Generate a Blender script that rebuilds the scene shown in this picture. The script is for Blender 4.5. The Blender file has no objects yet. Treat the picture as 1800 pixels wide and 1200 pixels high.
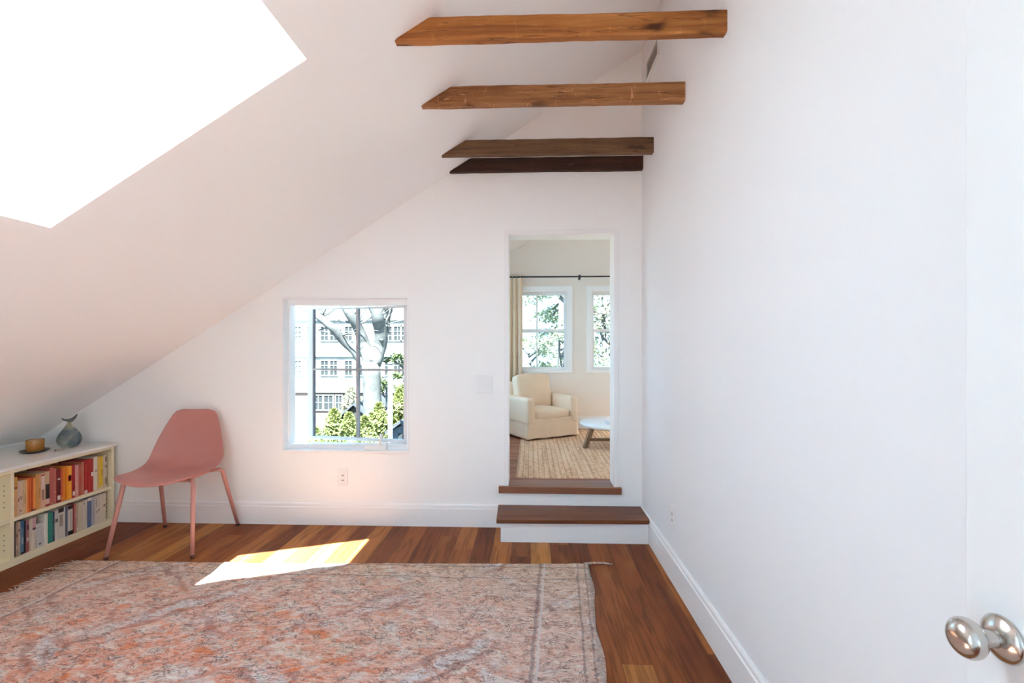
import bpy, bmesh, math, random
from mathutils import Vector, Matrix, noise
random.seed(7)
sc = bpy.context.scene

# ------------------------------------------------------------------ camera
F, SC = 850.0, 0.0042                    # focal length in pixels, metres per pixel at the back wall
YAW = math.atan(33 / F)
CAMZ = 314 * SC
D = F * SC                               # back wall, 3.57 m away
cam_d = bpy.data.cameras.new('camera')
cam = bpy.data.objects.new('camera', cam_d)
sc.collection.objects.link(cam)
cam_d.sensor_width = 36
cam_d.lens = F * 36 / 1800
cam_d.shift_y = 12 / 1800
cam_d.clip_start = 0.02
cam_d.clip_end = 300
cam.location = (0, 0, CAMZ)
cam.rotation_euler = (math.pi / 2, 0, YAW)
sc.camera = cam

# ------------------------------------------------------------------ sky, sun, exposure
SKY = 5.0
SUN = 75.0
sc.view_settings.view_transform = 'Standard'
sc.view_settings.look = 'None'
sc.view_settings.exposure = 0.40
sc.view_settings.gamma = 1.0
sc.view_settings.use_curve_mapping = False
w = bpy.data.worlds.new('sky')
sc.world = w
w.use_nodes = True
bg = w.node_tree.nodes['Background']
bg.inputs['Color'].default_value = (0.43, 0.73, 1.0, 1)
bg.inputs['Strength'].default_value = SKY
sun_d = bpy.data.lights.new('sun', 'SUN')
sun_d.energy = SUN
sun_d.angle = math.radians(0.53)
sun_d.color = (0.86, 1.0, 1.01)
sun = bpy.data.objects.new('sun', sun_d)
sc.collection.objects.link(sun)
sun.rotation_euler = Vector((0.0277, 0.645, -1)).to_track_quat('-Z', 'Y').to_euler()
sun.location = (0, -6, 9)
sc.cycles.max_bounces = 14
sc.cycles.diffuse_bounces = 9
sc.cycles.glossy_bounces = 5
sc.cycles.transparent_max_bounces = 12
sc.cycles.sample_clamp_indirect = 12


def portal(name, loc, direction, sx, sy, up=(0, 0, 1)):
    """daylight sampling portal set in an opening (it gives no light of its own)"""
    l = bpy.data.lights.new(name, 'AREA')
    l.shape = 'RECTANGLE'
    l.size, l.size_y = sx, sy
    l.cycles.is_portal = True
    o = bpy.data.objects.new(name, l)
    z = -Vector(direction).normalized()
    y = Vector(up)
    x = y.cross(z).normalized()
    y = z.cross(x)
    m = Matrix((x, y, z)).transposed().to_4x4()
    m.translation = Vector(loc)
    o.matrix_world = m
    sc.collection.objects.link(o)


# ------------------------------------------------------------------ photograph pixel -> point helpers
_c, _s = math.cos(YAW), math.sin(YAW)


def ray(px, py):
    u, v = (px - 900) / F, (612 - py) / F
    return (_c * u - _s, _s * u + _c, v)


def onY(px, py, Y=D):
    d = ray(px, py)
    t = Y / d[1]
    return (d[0] * t, Y, CAMZ + d[2] * t)


def onX(px, py, X):
    d = ray(px, py)
    t = X / d[0]
    return (X, d[1] * t, CAMZ + d[2] * t)


def onZ(px, py, Z=0.0):
    d = ray(px, py)
    t = (Z - CAMZ) / d[2]
    return (d[0] * t, d[1] * t, Z)


# ------------------------------------------------------------------ materials
class NT:
    def __init__(self, name):
        self.m = bpy.data.materials.new(name)
        self.m.use_nodes = True
        self.t = self.m.node_tree
        self.b = self.t.nodes['Principled BSDF']
        self.tc = None

    def n(self, typ, ins=None, **props):
        nd = self.t.nodes.new(typ)
        for k, v in props.items():
            setattr(nd, k, v)
        for k, v in (ins or {}).items():
            self.put(nd.inputs[k], v)
        return nd

    def put(self, sock, v):
        if isinstance(v, bpy.types.NodeSocket):
            self.t.links.new(v, sock)
        elif isinstance(v, (tuple, list)) and len(v) == 3 and sock.type == 'RGBA':
            sock.default_value = (*v, 1)
        else:
            sock.default_value = v

    def obj(self):
        if not self.tc:
            self.tc = self.n('ShaderNodeTexCoord')
        return self.tc.outputs['Object']

    def math(self, op, a, b=0.0, c=0.0, clamp=False):
        nd = self.n('ShaderNodeMath', operation=op, use_clamp=clamp)
        self.put(nd.inputs[0], a)
        self.put(nd.inputs[1], b)
        self.put(nd.inputs[2], c)
        return nd.outputs[0]

    def map(self, scale=(1, 1, 1), loc=(0, 0, 0), rot=(0, 0, 0), vec=None):
        return self.n('ShaderNodeMapping', {'Vector': vec or self.obj(), 'Scale': scale, 'Location': loc, 'Rotation': rot}).outputs[0]

    def noise(self, vec=None, scale=5.0, detail=3.0, rough=0.5, dist=0.0):
        return self.n('ShaderNodeTexNoise', {'Vector': vec or self.obj(), 'Scale': scale, 'Detail': detail, 'Roughness': rough, 'Distortion': dist}).outputs[0]

    def ramp(self, fac, stops, interp='LINEAR'):
        nd = self.n('ShaderNodeValToRGB', {'Fac': fac})
        cr = nd.color_ramp
        cr.interpolation = interp
        while len(cr.elements) < len(stops):
            cr.elements.new(0.5)
        for e, (p, c) in zip(cr.elements, stops):
            e.position = p
            e.color = (*c, 1) if isinstance(c, (tuple, list)) else (c, c, c, 1)
        return nd.outputs[0]

    def mix(self, fac, a, b, blend='MIX'):
        nd = self.n('ShaderNodeMix', data_type='RGBA', blend_type=blend)
        self.put(nd.inputs['Factor'], fac)
        self.put(nd.inputs['A'], a)
        self.put(nd.inputs['B'], b)
        return nd.outputs['Result']

    def range(self, v, a, b, c=0.0, d=1.0):
        return self.n('ShaderNodeMapRange', {'Value': v, 'From Min': a, 'From Max': b, 'To Min': c, 'To Max': d}).outputs[0]

    def set(self, **kw):
        for k, v in kw.items():
            self.put(self.b.inputs[k.replace('_', ' ')], v)
        return self

    def bump(self, h, strength=0.2, dist=0.01):
        self.put(self.b.inputs['Normal'], self.n('ShaderNodeBump', {'Height': h, 'Strength': strength, 'Distance': dist}).outputs[0])
        return self


def plain(name, col, rough=0.5, metal=0.0, var=0.06, scale=20.0, bump=0.0, spec=0.5):
    """a solid colour with slight mottling of its own"""
    t = NT(name)
    f = t.noise(scale=scale, detail=3)
    a = tuple(max(0, c * (1 - var)) for c in col)
    b = tuple(min(1, c * (1 + var)) for c in col)
    t.set(Base_Color=t.mix(f, a, b), Roughness=rough, Metallic=metal, Specular_IOR_Level=spec)
    if bump:
        t.bump(f, bump, 0.004)
    return t.m


M = {}
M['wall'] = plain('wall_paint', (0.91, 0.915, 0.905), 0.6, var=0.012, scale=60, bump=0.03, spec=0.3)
M['wall_r'] = plain('right_wall_sky_tint', (0.815, 0.825, 0.85), 0.6, var=0.012, scale=60, bump=0.03, spec=0.3)  # white wall with the cool skylight tint and dimming put into its colour
M['door'] = plain('door_paint', (0.77, 0.785, 0.80), 0.4, var=0.01, scale=30)
M['ceiling'] = plain('ceiling_paint', (0.93, 0.93, 0.925), 0.7, var=0.012, scale=50, bump=0.03, spec=0.2)
M['trim'] = plain('trim_paint', (0.87, 0.87, 0.87), 0.38, var=0.01, scale=30)
M['wall_two'] = plain('second_room_paint', (0.82, 0.75, 0.69), 0.6, var=0.012, scale=50, spec=0.3)
M['shelf'] = plain('shelf_cream_warm_bounce', (0.84, 0.755, 0.53), 0.4, var=0.02, scale=20)  # cream paint, yellowed further to carry the warm bounce light
M['shelf_top'] = plain('shelf_top_paint', (0.83, 0.82, 0.78), 0.3, var=0.02, scale=12)
M['peg'] = plain('peg_hole', (0.03, 0.025, 0.02), 0.9)
M['pink'] = plain('pink_shell', (0.50, 0.205, 0.175), 0.42, var=0.03, scale=90, bump=0.03)
M['pink_metal'] = plain('pink_powder_coat', (0.50, 0.225, 0.19), 0.35, var=0.03, scale=60)
M['foot'] = plain('dark_rubber', (0.05, 0.03, 0.03), 0.7)
M['plate'] = plain('white_plastic', (0.84, 0.84, 0.83), 0.3, var=0.01)
M['slot'] = plain('dark_slot', (0.10, 0.10, 0.10), 0.6)
M['vent'] = plain('vent_grey', (0.72, 0.70, 0.68), 0.45, var=0.04)
M['nickel'] = plain('satin_nickel', (0.62, 0.585, 0.54), 0.2, metal=1.0, var=0.03, scale=15)
M['black_metal'] = plain('black_iron', (0.02, 0.018, 0.016), 0.4)
M['sash'] = plain('sash_paint', (0.72, 0.72, 0.74), 0.4, var=0.02)
M['muntin'] = plain('muntin_backlit_grey', (0.40, 0.40, 0.41), 0.45)  # back-lit shade of the muntins put into their colour
M['dark_trim'] = plain('dark_gasket', (0.20, 0.20, 0.25), 0.5)
M['paper'] = plain('book_paper', (0.72, 0.66, 0.54), 0.8, var=0.12, scale=120)
M['amber'] = plain('amber_glaze', (0.40, 0.17, 0.028), 0.25, var=0.15, scale=25)
M['wax'] = plain('cream_wax', (0.78, 0.68, 0.48), 0.5)
M['saucer'] = plain('dark_stoneware', (0.075, 0.065, 0.045), 0.45, var=0.2, scale=30)
M['bead'] = plain('pale_bead', (0.55, 0.42, 0.30), 0.5)
M['red_bead'] = plain('red_bead', (0.25, 0.06, 0.04), 0.5)
M['white_top'] = plain('white_table_top', (0.80, 0.80, 0.81), 0.3, var=0.02)
M['magazine'] = plain('lilac_paper', (0.66, 0.63, 0.70), 0.5, var=0.08, scale=40)
M['curtain_tab'] = plain('curtain_tab', (0.40, 0.34, 0.26), 0.8)


def glass(name, tint, fres=0.05):
    t = NT(name)
    tr = t.n('ShaderNodeBsdfTransparent', {'Color': tint})
    gl = t.n('ShaderNodeBsdfGlossy', {'Color': (0.9, 0.95, 1.0), 'Roughness': 0.03})
    lw = t.n('ShaderNodeLayerWeight', {'Blend': 0.25})
    nz = t.noise(scale=2.0, detail=1)
    fac = t.math('MULTIPLY', t.math('MULTIPLY', lw.outputs['Fresnel'], 0.6), t.range(nz, 0, 1, 0.9, 1.1))
    mx = t.n('ShaderNodeMixShader', {0: fac, 1: tr.outputs[0], 2: gl.outputs[0]})
    out = [x for x in t.t.nodes if x.type == 'OUTPUT_MATERIAL'][0]
    t.t.links.new(mx.outputs[0], out.inputs['Surface'])
    return t.m


M['pane'] = glass('window_glass', (0.66, 0.67, 0.67))
M['pane_clear'] = glass('skylight_glass', (0.98, 0.99, 1.0))


def wood_floor(name, width, length, axis, tones, rough=0.33):
    t = NT(name)
    o = t.obj()
    sx = t.n('ShaderNodeSeparateXYZ', {'Vector': o})
    u, v = (sx.outputs['X'], sx.outputs['Y']) if axis == 'Y' else (sx.outputs['Y'], sx.outputs['X'])
    ru = t.math('DIVIDE', u, width)
    row = t.math('FLOOR', ru)
    wn = t.n('ShaderNodeTexWhiteNoise', {'W': row}, noise_dimensions='1D')
    off = t.math('MULTIPLY', wn.outputs['Value'], 7.31)
    rv = t.math('ADD', t.math('DIVIDE', v, length), off)
    idx = t.math('FLOOR', rv)
    cv = t.n('ShaderNodeCombineXYZ', {'X': row, 'Y': idx, 'Z': 3.3})
    rnd = t.n('ShaderNodeTexWhiteNoise', {'Vector': cv.outputs[0]}, noise_dimensions='3D')
    r1 = rnd.outputs['Value']
    base = t.ramp(r1, tones)
    # grain: coordinates stretched along the board, shifted per board
    g = t.n('ShaderNodeCombineXYZ', {'X': t.math('MULTIPLY', u, 26.0), 'Y': t.math('MULTIPLY', v, 1.5), 'Z': t.math('MULTIPLY', r1, 40.0)}).outputs[0]
    warp = t.noise(g, 0.55, 3, 0.55, 0.6)
    rings = t.math('PINGPONG', t.math('MULTIPLY', warp, 9.0), 1.0)
    g2 = t.n('ShaderNodeCombineXYZ', {'X': t.math('MULTIPLY', u, 160.0), 'Y': t.math('MULTIPLY', v, 5.0), 'Z': t.math('MULTIPLY', r1, 17.0)}).outputs[0]
    fine = t.noise(g2, 1.0, 3, 0.6)
    g3 = t.n('ShaderNodeCombineXYZ', {'X': t.math('MULTIPLY', u, 9.0), 'Y': t.math('MULTIPLY', v, 2.2), 'Z': t.math('MULTIPLY', r1, 23.0)}).outputs[0]
    blot = t.noise(g3, 1.0, 2, 0.5, 0.4)
    col = t.mix(t.math('MULTIPLY', t.range(rings, 0.45, 1.0), 0.62), base, t.mix(0.62, base, (0.02, 0.006, 0.003)))
    col = t.mix(t.range(fine, 0.45, 0.75, 0.0, 0.38), col, t.mix(0.5, col, (0.03, 0.01, 0.005)))
    col = t.mix(t.range(blot, 0.58, 0.8, 0.0, 0.6), col, t.mix(0.55, col, (0.035, 0.018, 0.016)))
    col = t.mix(t.range(blot, 0.45, 0.25, 0.0, 0.6), col, t.mix(0.45, col, (0.50, 0.22, 0.07)))
    # joints
    fu = t.math('FRACT', ru)
    eu = t.math('MINIMUM', fu, t.math('SUBTRACT', 1.0, fu))
    fv = t.math('FRACT', rv)
    ev = t.math('MULTIPLY', t.math('MINIMUM', fv, t.math('SUBTRACT', 1.0, fv)), length / width)
    gap = t.range(t.math('MINIMUM', eu, ev), 0.0, 0.013, 1.0, 0.0)
    col = t.mix(t.math('MULTIPLY', gap, 0.6), col, (0.02, 0.008, 0.005))
    t.set(Base_Color=col, Roughness=t.range(fine, 0.2, 0.8, rough - 0.02, rough + 0.14), Specular_IOR_Level=0.08)
    t.bump(t.math('SUBTRACT', t.math('MULTIPLY', fine, 0.25), gap), 0.25, 0.002)
    return t.m


M['floor'] = wood_floor('walnut_floor', 0.127, 1.7, 'Y', [(0.0, (0.16, 0.044, 0.018)), (0.35, (0.225, 0.065, 0.023)), (0.7, (0.30, 0.090, 0.029)), (0.88, (0.42, 0.15, 0.044)), (1.0, (0.52, 0.23, 0.065))])
M['floor_two'] = wood_floor('second_room_oak', 0.09, 1.2, 'X', [(0.0, (0.28, 0.115, 0.07)), (0.6, (0.36, 0.155, 0.095)), (1.0, (0.44, 0.20, 0.13))], 0.35)


def wood(name, dark, mid, light, axis='X', scale=1.0, knots=0.5, rough=0.6, scars=0.0):
    t = NT(name)
    sh = (len(name) * 1.37, len(name) * 0.71 + ord(name[0]) * 0.313, ord(name[1]) * 0.27)
    st = {'X': (1.2, 24, 24), 'Y': (24, 1.2, 24), 'Z': (24, 24, 1.2)}[axis]
    v = t.map(tuple(s * scale for s in st), loc=sh)
    f = t.noise(v, 1.0, 5, 0.6, 0.5)
    st2 = {'X': (3, 110, 110), 'Y': (110, 3, 110), 'Z': (110, 110, 3)}[axis]
    f2 = t.noise(t.map(tuple(s * scale for s in st2), loc=sh), 1.0, 3, 0.6)
    col = t.ramp(f, [(0.25, dark), (0.5, mid), (0.78, light)])
    col = t.mix(t.range(f2, 0.5, 0.75, 0.0, 0.45), col, dark)
    if knots:
        vs = {'X': (4.5, 9, 9), 'Y': (9, 4.5, 9), 'Z': (9, 9, 4.5)}[axis]
        wv = t.n('ShaderNodeVectorMath', {0: t.map(vs, loc=sh), 1: t.n('ShaderNodeTexNoise', {'Vector': t.map((6, 20, 20)), 'Scale': 1.0}).outputs['Color']}, operation='ADD')
        vo = t.n('ShaderNodeTexVoronoi', {'Vector': wv.outputs[0], 'Scale': 1.0, 'Randomness': 1.0})
        k = t.range(vo.outputs['Distance'], 0.08, 0.26, knots, 0.0)
        col = t.mix(t.range(vo.outputs['Distance'], 0.45, 0.15, 0.0, 0.45 * knots), col, dark)
        col = t.mix(k, col, tuple(c * 0.22 for c in dark))
    if scars:
        s1 = t.noise(t.map((9, 60, 60), loc=sh), 1.0, 4, 0.7, 0.8)
        gt = t.range(t.noise(t.map((2.2, 5, 5), loc=sh)), 0.42, 0.6, 0.15, 1.0)
        col = t.mix(t.math('MULTIPLY', t.range(s1, 0.58, 0.68, 0.0, scars), gt), col, tuple(min(1, c * 1.9 + 0.02) for c in light))
        s2 = t.noise(t.map((46, 7, 7), loc=sh), 1.0, 3, 0.6, 0.6)
        col = t.mix(t.math('MULTIPLY', t.range(s2, 0.62, 0.70, 0.0, scars * 0.8), gt), col, tuple(min(1, c * 1.9 + 0.02) for c in light))
        ck = t.noise(t.map((1.6, 30, 30), loc=sh), 1.0, 2, 0.5, 0.3)
        col = t.mix(t.range(t.math('ABSOLUTE', t.math('SUBTRACT', ck, 0.5)), 0.003, 0.012, 0.6, 0.0), col, tuple(c * 0.3 for c in dark))
    t.set(Base_Color=col, Roughness=rough, Specular_IOR_Level=0.3)
    t.bump(t.math('ADD', t.math('MULTIPLY', f, 0.6), f2), 0.35, 0.004)
    return t.m


M['beam_honey'] = wood('honey_pine', (0.17, 0.05, 0.014), (0.38, 0.14, 0.034), (0.52, 0.225, 0.065), knots=0.9, scars=0.25)
M['beam_tan'] = wood('tan_pine', (0.15, 0.055, 0.02), (0.35, 0.155, 0.058), (0.48, 0.25, 0.11), knots=0.7, scars=0.6)
M['beam_brown'] = wood('brown_pine', (0.07, 0.035, 0.016), (0.16, 0.085, 0.04), (0.25, 0.14, 0.07), knots=0.6, scars=0.2)
M['beam_dark'] = wood('dark_pine', (0.018, 0.007, 0.004), (0.045, 0.016, 0.008), (0.09, 0.035, 0.018), knots=0.3, scars=0.45)
M['tread'] = wood('walnut_tread', (0.085, 0.027, 0.013), (0.18, 0.06, 0.024), (0.27, 0.10, 0.038), knots=0.0, rough=0.4)
M['threshold'] = wood('oak_threshold', (0.17, 0.065, 0.035), (0.25, 0.10, 0.052), (0.32, 0.14, 0.075), knots=0.0, rough=0.4)
M['table_wood'] = wood('grey_brown_ash', (0.14, 0.08, 0.045), (0.27, 0.16, 0.09), (0.36, 0.23, 0.14), axis='Z', knots=0.0)


def fabric(name, col, scale=300.0, var=0.1, rough=0.9):
    t = NT(name)
    a = t.noise(t.map((scale, scale * 0.35, scale)), 1.0, 2)
    b = t.noise(scale=6.0, detail=3)
    f = t.math('ADD', t.math('MULTIPLY', a, 0.6), t.math('MULTIPLY', b, 0.4))
    t.set(Base_Color=t.mix(f, tuple(c * (1 - var) for c in col), tuple(min(1, c * (1 + var)) for c in col)), Roughness=rough, Specular_IOR_Level=0.15)
    t.bump(f, 0.25, 0.003)
    return t.m


M['linen'] = fabric('cream_linen', (0.82, 0.64, 0.48))
M['curtain'] = fabric('oatmeal_curtain', (0.80, 0.67, 0.52))


def rug_material():
    t = NT('faded_rug_wool')
    o = t.obj()
    s = t.n('ShaderNodeSeparateXYZ', {'Vector': o})
    x, y = s.outputs['X'], s.outputs['Y']
    big = t.noise(scale=1.3, detail=4, rough=0.6)
    mid = t.noise(scale=3.4, detail=4, rough=0.65)
    med = t.noise(t.map((7, 12, 1)), 1.0, 5, 0.68, 0.6)
    fine = t.noise(t.map((13, 30, 1), rot=(0, 0, 0.25)), 1.0, 4, 0.62, 1.6)
    tuft = t.noise(t.map((45, 90, 1)), 1.0, 3, 0.6, 1.2)
    f2 = t.math('ADD', t.math('MULTIPLY', fine, 0.72), t.math('MULTIPLY', tuft, 0.28))
    # faded pink and greige pile
    base = t.ramp(f2, [(0.32, (0.40, 0.235, 0.19)), (0.41, (0.69, 0.44, 0.35)), (0.50, (0.80, 0.575, 0.475)), (0.58, (0.86, 0.71, 0.61)), (0.70, (0.86, 0.77, 0.70))])
    ochre = t.ramp(f2, [(0.32, (0.40, 0.25, 0.155)), (0.42, (0.64, 0.45, 0.30)), (0.51, (0.74, 0.56, 0.42)), (0.66, (0.82, 0.69, 0.56))])
    edge_far = t.range(y, 0.45, 0.95, 0.0, 0.75)
    col = t.mix(t.math('MAXIMUM', t.range(big, 0.47, 0.36, 0.0, 0.7), edge_far), base, ochre)
    # red and orange worn field, strongest in the middle and towards the viewer
    field = t.range(t.math('ABSOLUTE', t.math('ADD', x, 0.22)), 1.5, 0.45, 0.2, 1.0)
    near = t.range(y, 0.85, 0.0, 0.3, 1.0)
    pm = t.math('MULTIPLY', t.range(med, 0.43, 0.52), t.math('MULTIPLY', field, near))
    redc = t.ramp(f2, [(0.32, (0.46, 0.14, 0.085)), (0.43, (0.74, 0.27, 0.165)), (0.53, (0.82, 0.37, 0.25)), (0.66, (0.86, 0.57, 0.46))])
    col = t.mix(t.math('MULTIPLY', pm, 0.85), col, redc)
    hot = t.noise(t.map((9, 16, 1), loc=(3.1, 1.7, 0)), 1.0, 4, 0.6, 0.5)
    hm = t.math('MULTIPLY', t.range(hot, 0.54, 0.60, 0.0, 0.9), t.math('MULTIPLY', t.range(mid, 0.44, 0.52), t.range(tuft, 0.3, 0.55, 0.35, 1.0)))
    col = t.mix(t.math('MULTIPLY', hm, t.math('MULTIPLY', field, near)), col, (0.82, 0.22, 0.07))
    # broken diagonal bands of pale grey blue with a dull red outline
    wob = t.math('MULTIPLY', t.math('SUBTRACT', t.noise(scale=8.0, detail=3), 0.5), 0.2)
    grey = t.ramp(f2, [(0.34, (0.40, 0.34, 0.33)), (0.45, (0.67, 0.60, 0.58)), (0.62, (0.83, 0.78, 0.76))])
    for sgn in (1, -1):
        q = t.math('ADD', t.math('ADD', x, t.math('MULTIPLY', y, sgn * 1.15)), wob)
        fr = t.math('FRACT', t.math('ADD', t.math('DIVIDE', q, 0.92), 0.36 if sgn > 0 else 0.62))
        dd = t.math('ABSOLUTE', t.math('SUBTRACT', fr, 0.5))
        brk = t.math('MULTIPLY', t.range(t.noise(scale=2.2 + sgn * 0.5, detail=3), 0.44, 0.58), t.range(fine, 0.3, 0.5, 0.3, 1.0))
        col = t.mix(t.math('MULTIPLY', t.math('MULTIPLY', t.range(dd, 0.07, 0.03), brk), 0.8), col, grey)
        ed = t.range(t.math('ABSOLUTE', t.math('SUBTRACT', dd, 0.095)), 0.035, 0.012)
        col = t.mix(t.math('MULTIPLY', t.math('MULTIPLY', ed, brk), 0.5), col, (0.30, 0.13, 0.12))
    # pale cool wear
    col = t.mix(t.math('MULTIPLY', t.range(t.noise(t.map((5, 8, 1), loc=(9, 4, 0)), 1.0, 4, 0.65, 0.5), 0.56, 0.68), 0.38), col, grey)
    # short dark curls of the pile
    for k, (sx_, sy_, lo, ro) in enumerate(((9, 17, 0.5, 0.3), (12, 22, 0.47, -0.25), (8, 26, 0.53, 0.05), (15, 15, 0.5, 0.6))):
        n1 = t.noise(t.map((sx_, sy_, 1), loc=(k * 5.3, k * 2.1, k), rot=(0, 0, ro)), 1.0, 2, 0.5, 1.8)
        l = t.range(t.math('ABSOLUTE', t.math('SUBTRACT', n1, lo)), 0.008, 0.026, 1.0, 0.0)
        gate = t.range(t.noise(scale=9 + 4 * k, detail=3), 0.47, 0.56)
        col = t.mix(t.math('MULTIPLY', t.math('MULTIPLY', l, gate), 0.6), col, (0.14, 0.088, 0.08))
    # end borders: thin lines, a greyer selvedge
    ax = t.math('ADD', t.math('ABSOLUTE', t.math('SUBTRACT', x, t.math('MULTIPLY', t.math('SUBTRACT', y, 0.89), 0.06))), t.math('MULTIPLY', wob, 0.10))
    for pos, wd, c, a in ((1.285, 0.012, (0.20, 0.14, 0.14), 0.5), (1.308, 0.009, (0.76, 0.68, 0.65), 0.7), (1.505, 0.007, (0.14, 0.11, 0.11), 0.45), (1.522, 0.010, (0.66, 0.50, 0.42), 0.6), (1.548, 0.007, (0.15, 0.12, 0.12), 0.45), (1.572, 0.020, (0.40, 0.37, 0.34), 0.5)):
        l = t.range(t.math('ABSOLUTE', t.math('SUBTRACT', ax, pos)), wd * 0.4, wd, 1.0, 0.0)
        col = t.mix(t.math('MULTIPLY', l, a), col, c)
    for pos in (0.94, 0.80):
        l = t.range(t.math('ABSOLUTE', t.math('SUBTRACT', t.math('ADD', y, t.math('MULTIPLY', wob, 0.06)), pos)), 0.003, 0.008, 0.5, 0.0)
        col = t.mix(l, col, (0.16, 0.11, 0.09))
    t.set(Base_Color=col, Roughness=0.95, Specular_IOR_Level=0.1)
    t.bump(t.math('ADD', t.math('MULTIPLY', fine, 1.2), t.math('ADD', tuft, med)), 0.9, 0.014)
    return t.m


M['rug'] = rug_material()


def jute_material():
    t = NT('woven_jute')
    o = t.obj()
    s = t.n('ShaderNodeSeparateXYZ', {'Vector': o})
    wv = t.math('PINGPONG', t.math('MULTIPLY', s.outputs['X'], 46.0), 1.0)
    nz = t.noise(t.map((30, 18, 1)), 1.0, 3, 0.6)
    st = t.noise(t.map((22, 1.2, 1)), 1.0, 2)
    col = t.ramp(t.math('ADD', t.math('MULTIPLY', nz, 0.6), t.math('MULTIPLY', st, 0.4)), [(0.3, (0.44, 0.25, 0.145)), (0.5, (0.70, 0.46, 0.305)), (0.7, (0.83, 0.62, 0.45))])
    col = t.mix(t.range(wv, 0.3, 0.0, 0.0, 0.45), col, (0.17, 0.09, 0.05))
    t.set(Base_Color=col, Roughness=0.95, Specular_IOR_Level=0.1)
    t.bump(t.math('ADD', wv, nz), 0.5, 0.008)
    return t.m


M['jute'] = jute_material()


def vase_glass():
    t = NT('smoky_blue_glass')
    s = t.n('ShaderNodeSeparateXYZ', {'Vector': t.obj()})
    sw = t.noise(t.map((14, 14, 6), rot=(0.3, 0.2, 0)), 1.0, 2, 0.5, 1.2)
    neck = t.range(s.outputs['Z'], 0.12, 0.17)
    c = t.ramp(sw, [(0.38, (0.05, 0.085, 0.11)), (0.5, (0.22, 0.30, 0.34)), (0.6, (0.72, 0.72, 0.62))])
    c = t.mix(neck, c, (0.74, 0.70, 0.50))
    t.set(Base_Color=c, Roughness=0.08)
    tr = t.n('ShaderNodeBsdfTransparent', {'Color': t.mix(neck, t.ramp(sw, [(0.38, (0.55, 0.66, 0.72)), (0.6, (0.93, 0.95, 0.92))]), (0.92, 0.90, 0.78))})
    lw = t.n('ShaderNodeLayerWeight', {'Blend': 0.35})
    fac = t.math('ADD', t.range(sw, 0.40, 0.58, 0.62, 0.16), t.math('MULTIPLY', lw.outputs['Facing'], 0.35), clamp=True)
    mx = t.n('ShaderNodeMixShader', {0: fac, 1: tr.outputs[0], 2: t.b.outputs[0]})
    out = [x for x in t.t.nodes if x.type == 'OUTPUT_MATERIAL'][0]
    t.t.links.new(mx.outputs[0], out.inputs['Surface'])
    return t.m


M['vase'] = vase_glass()


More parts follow.
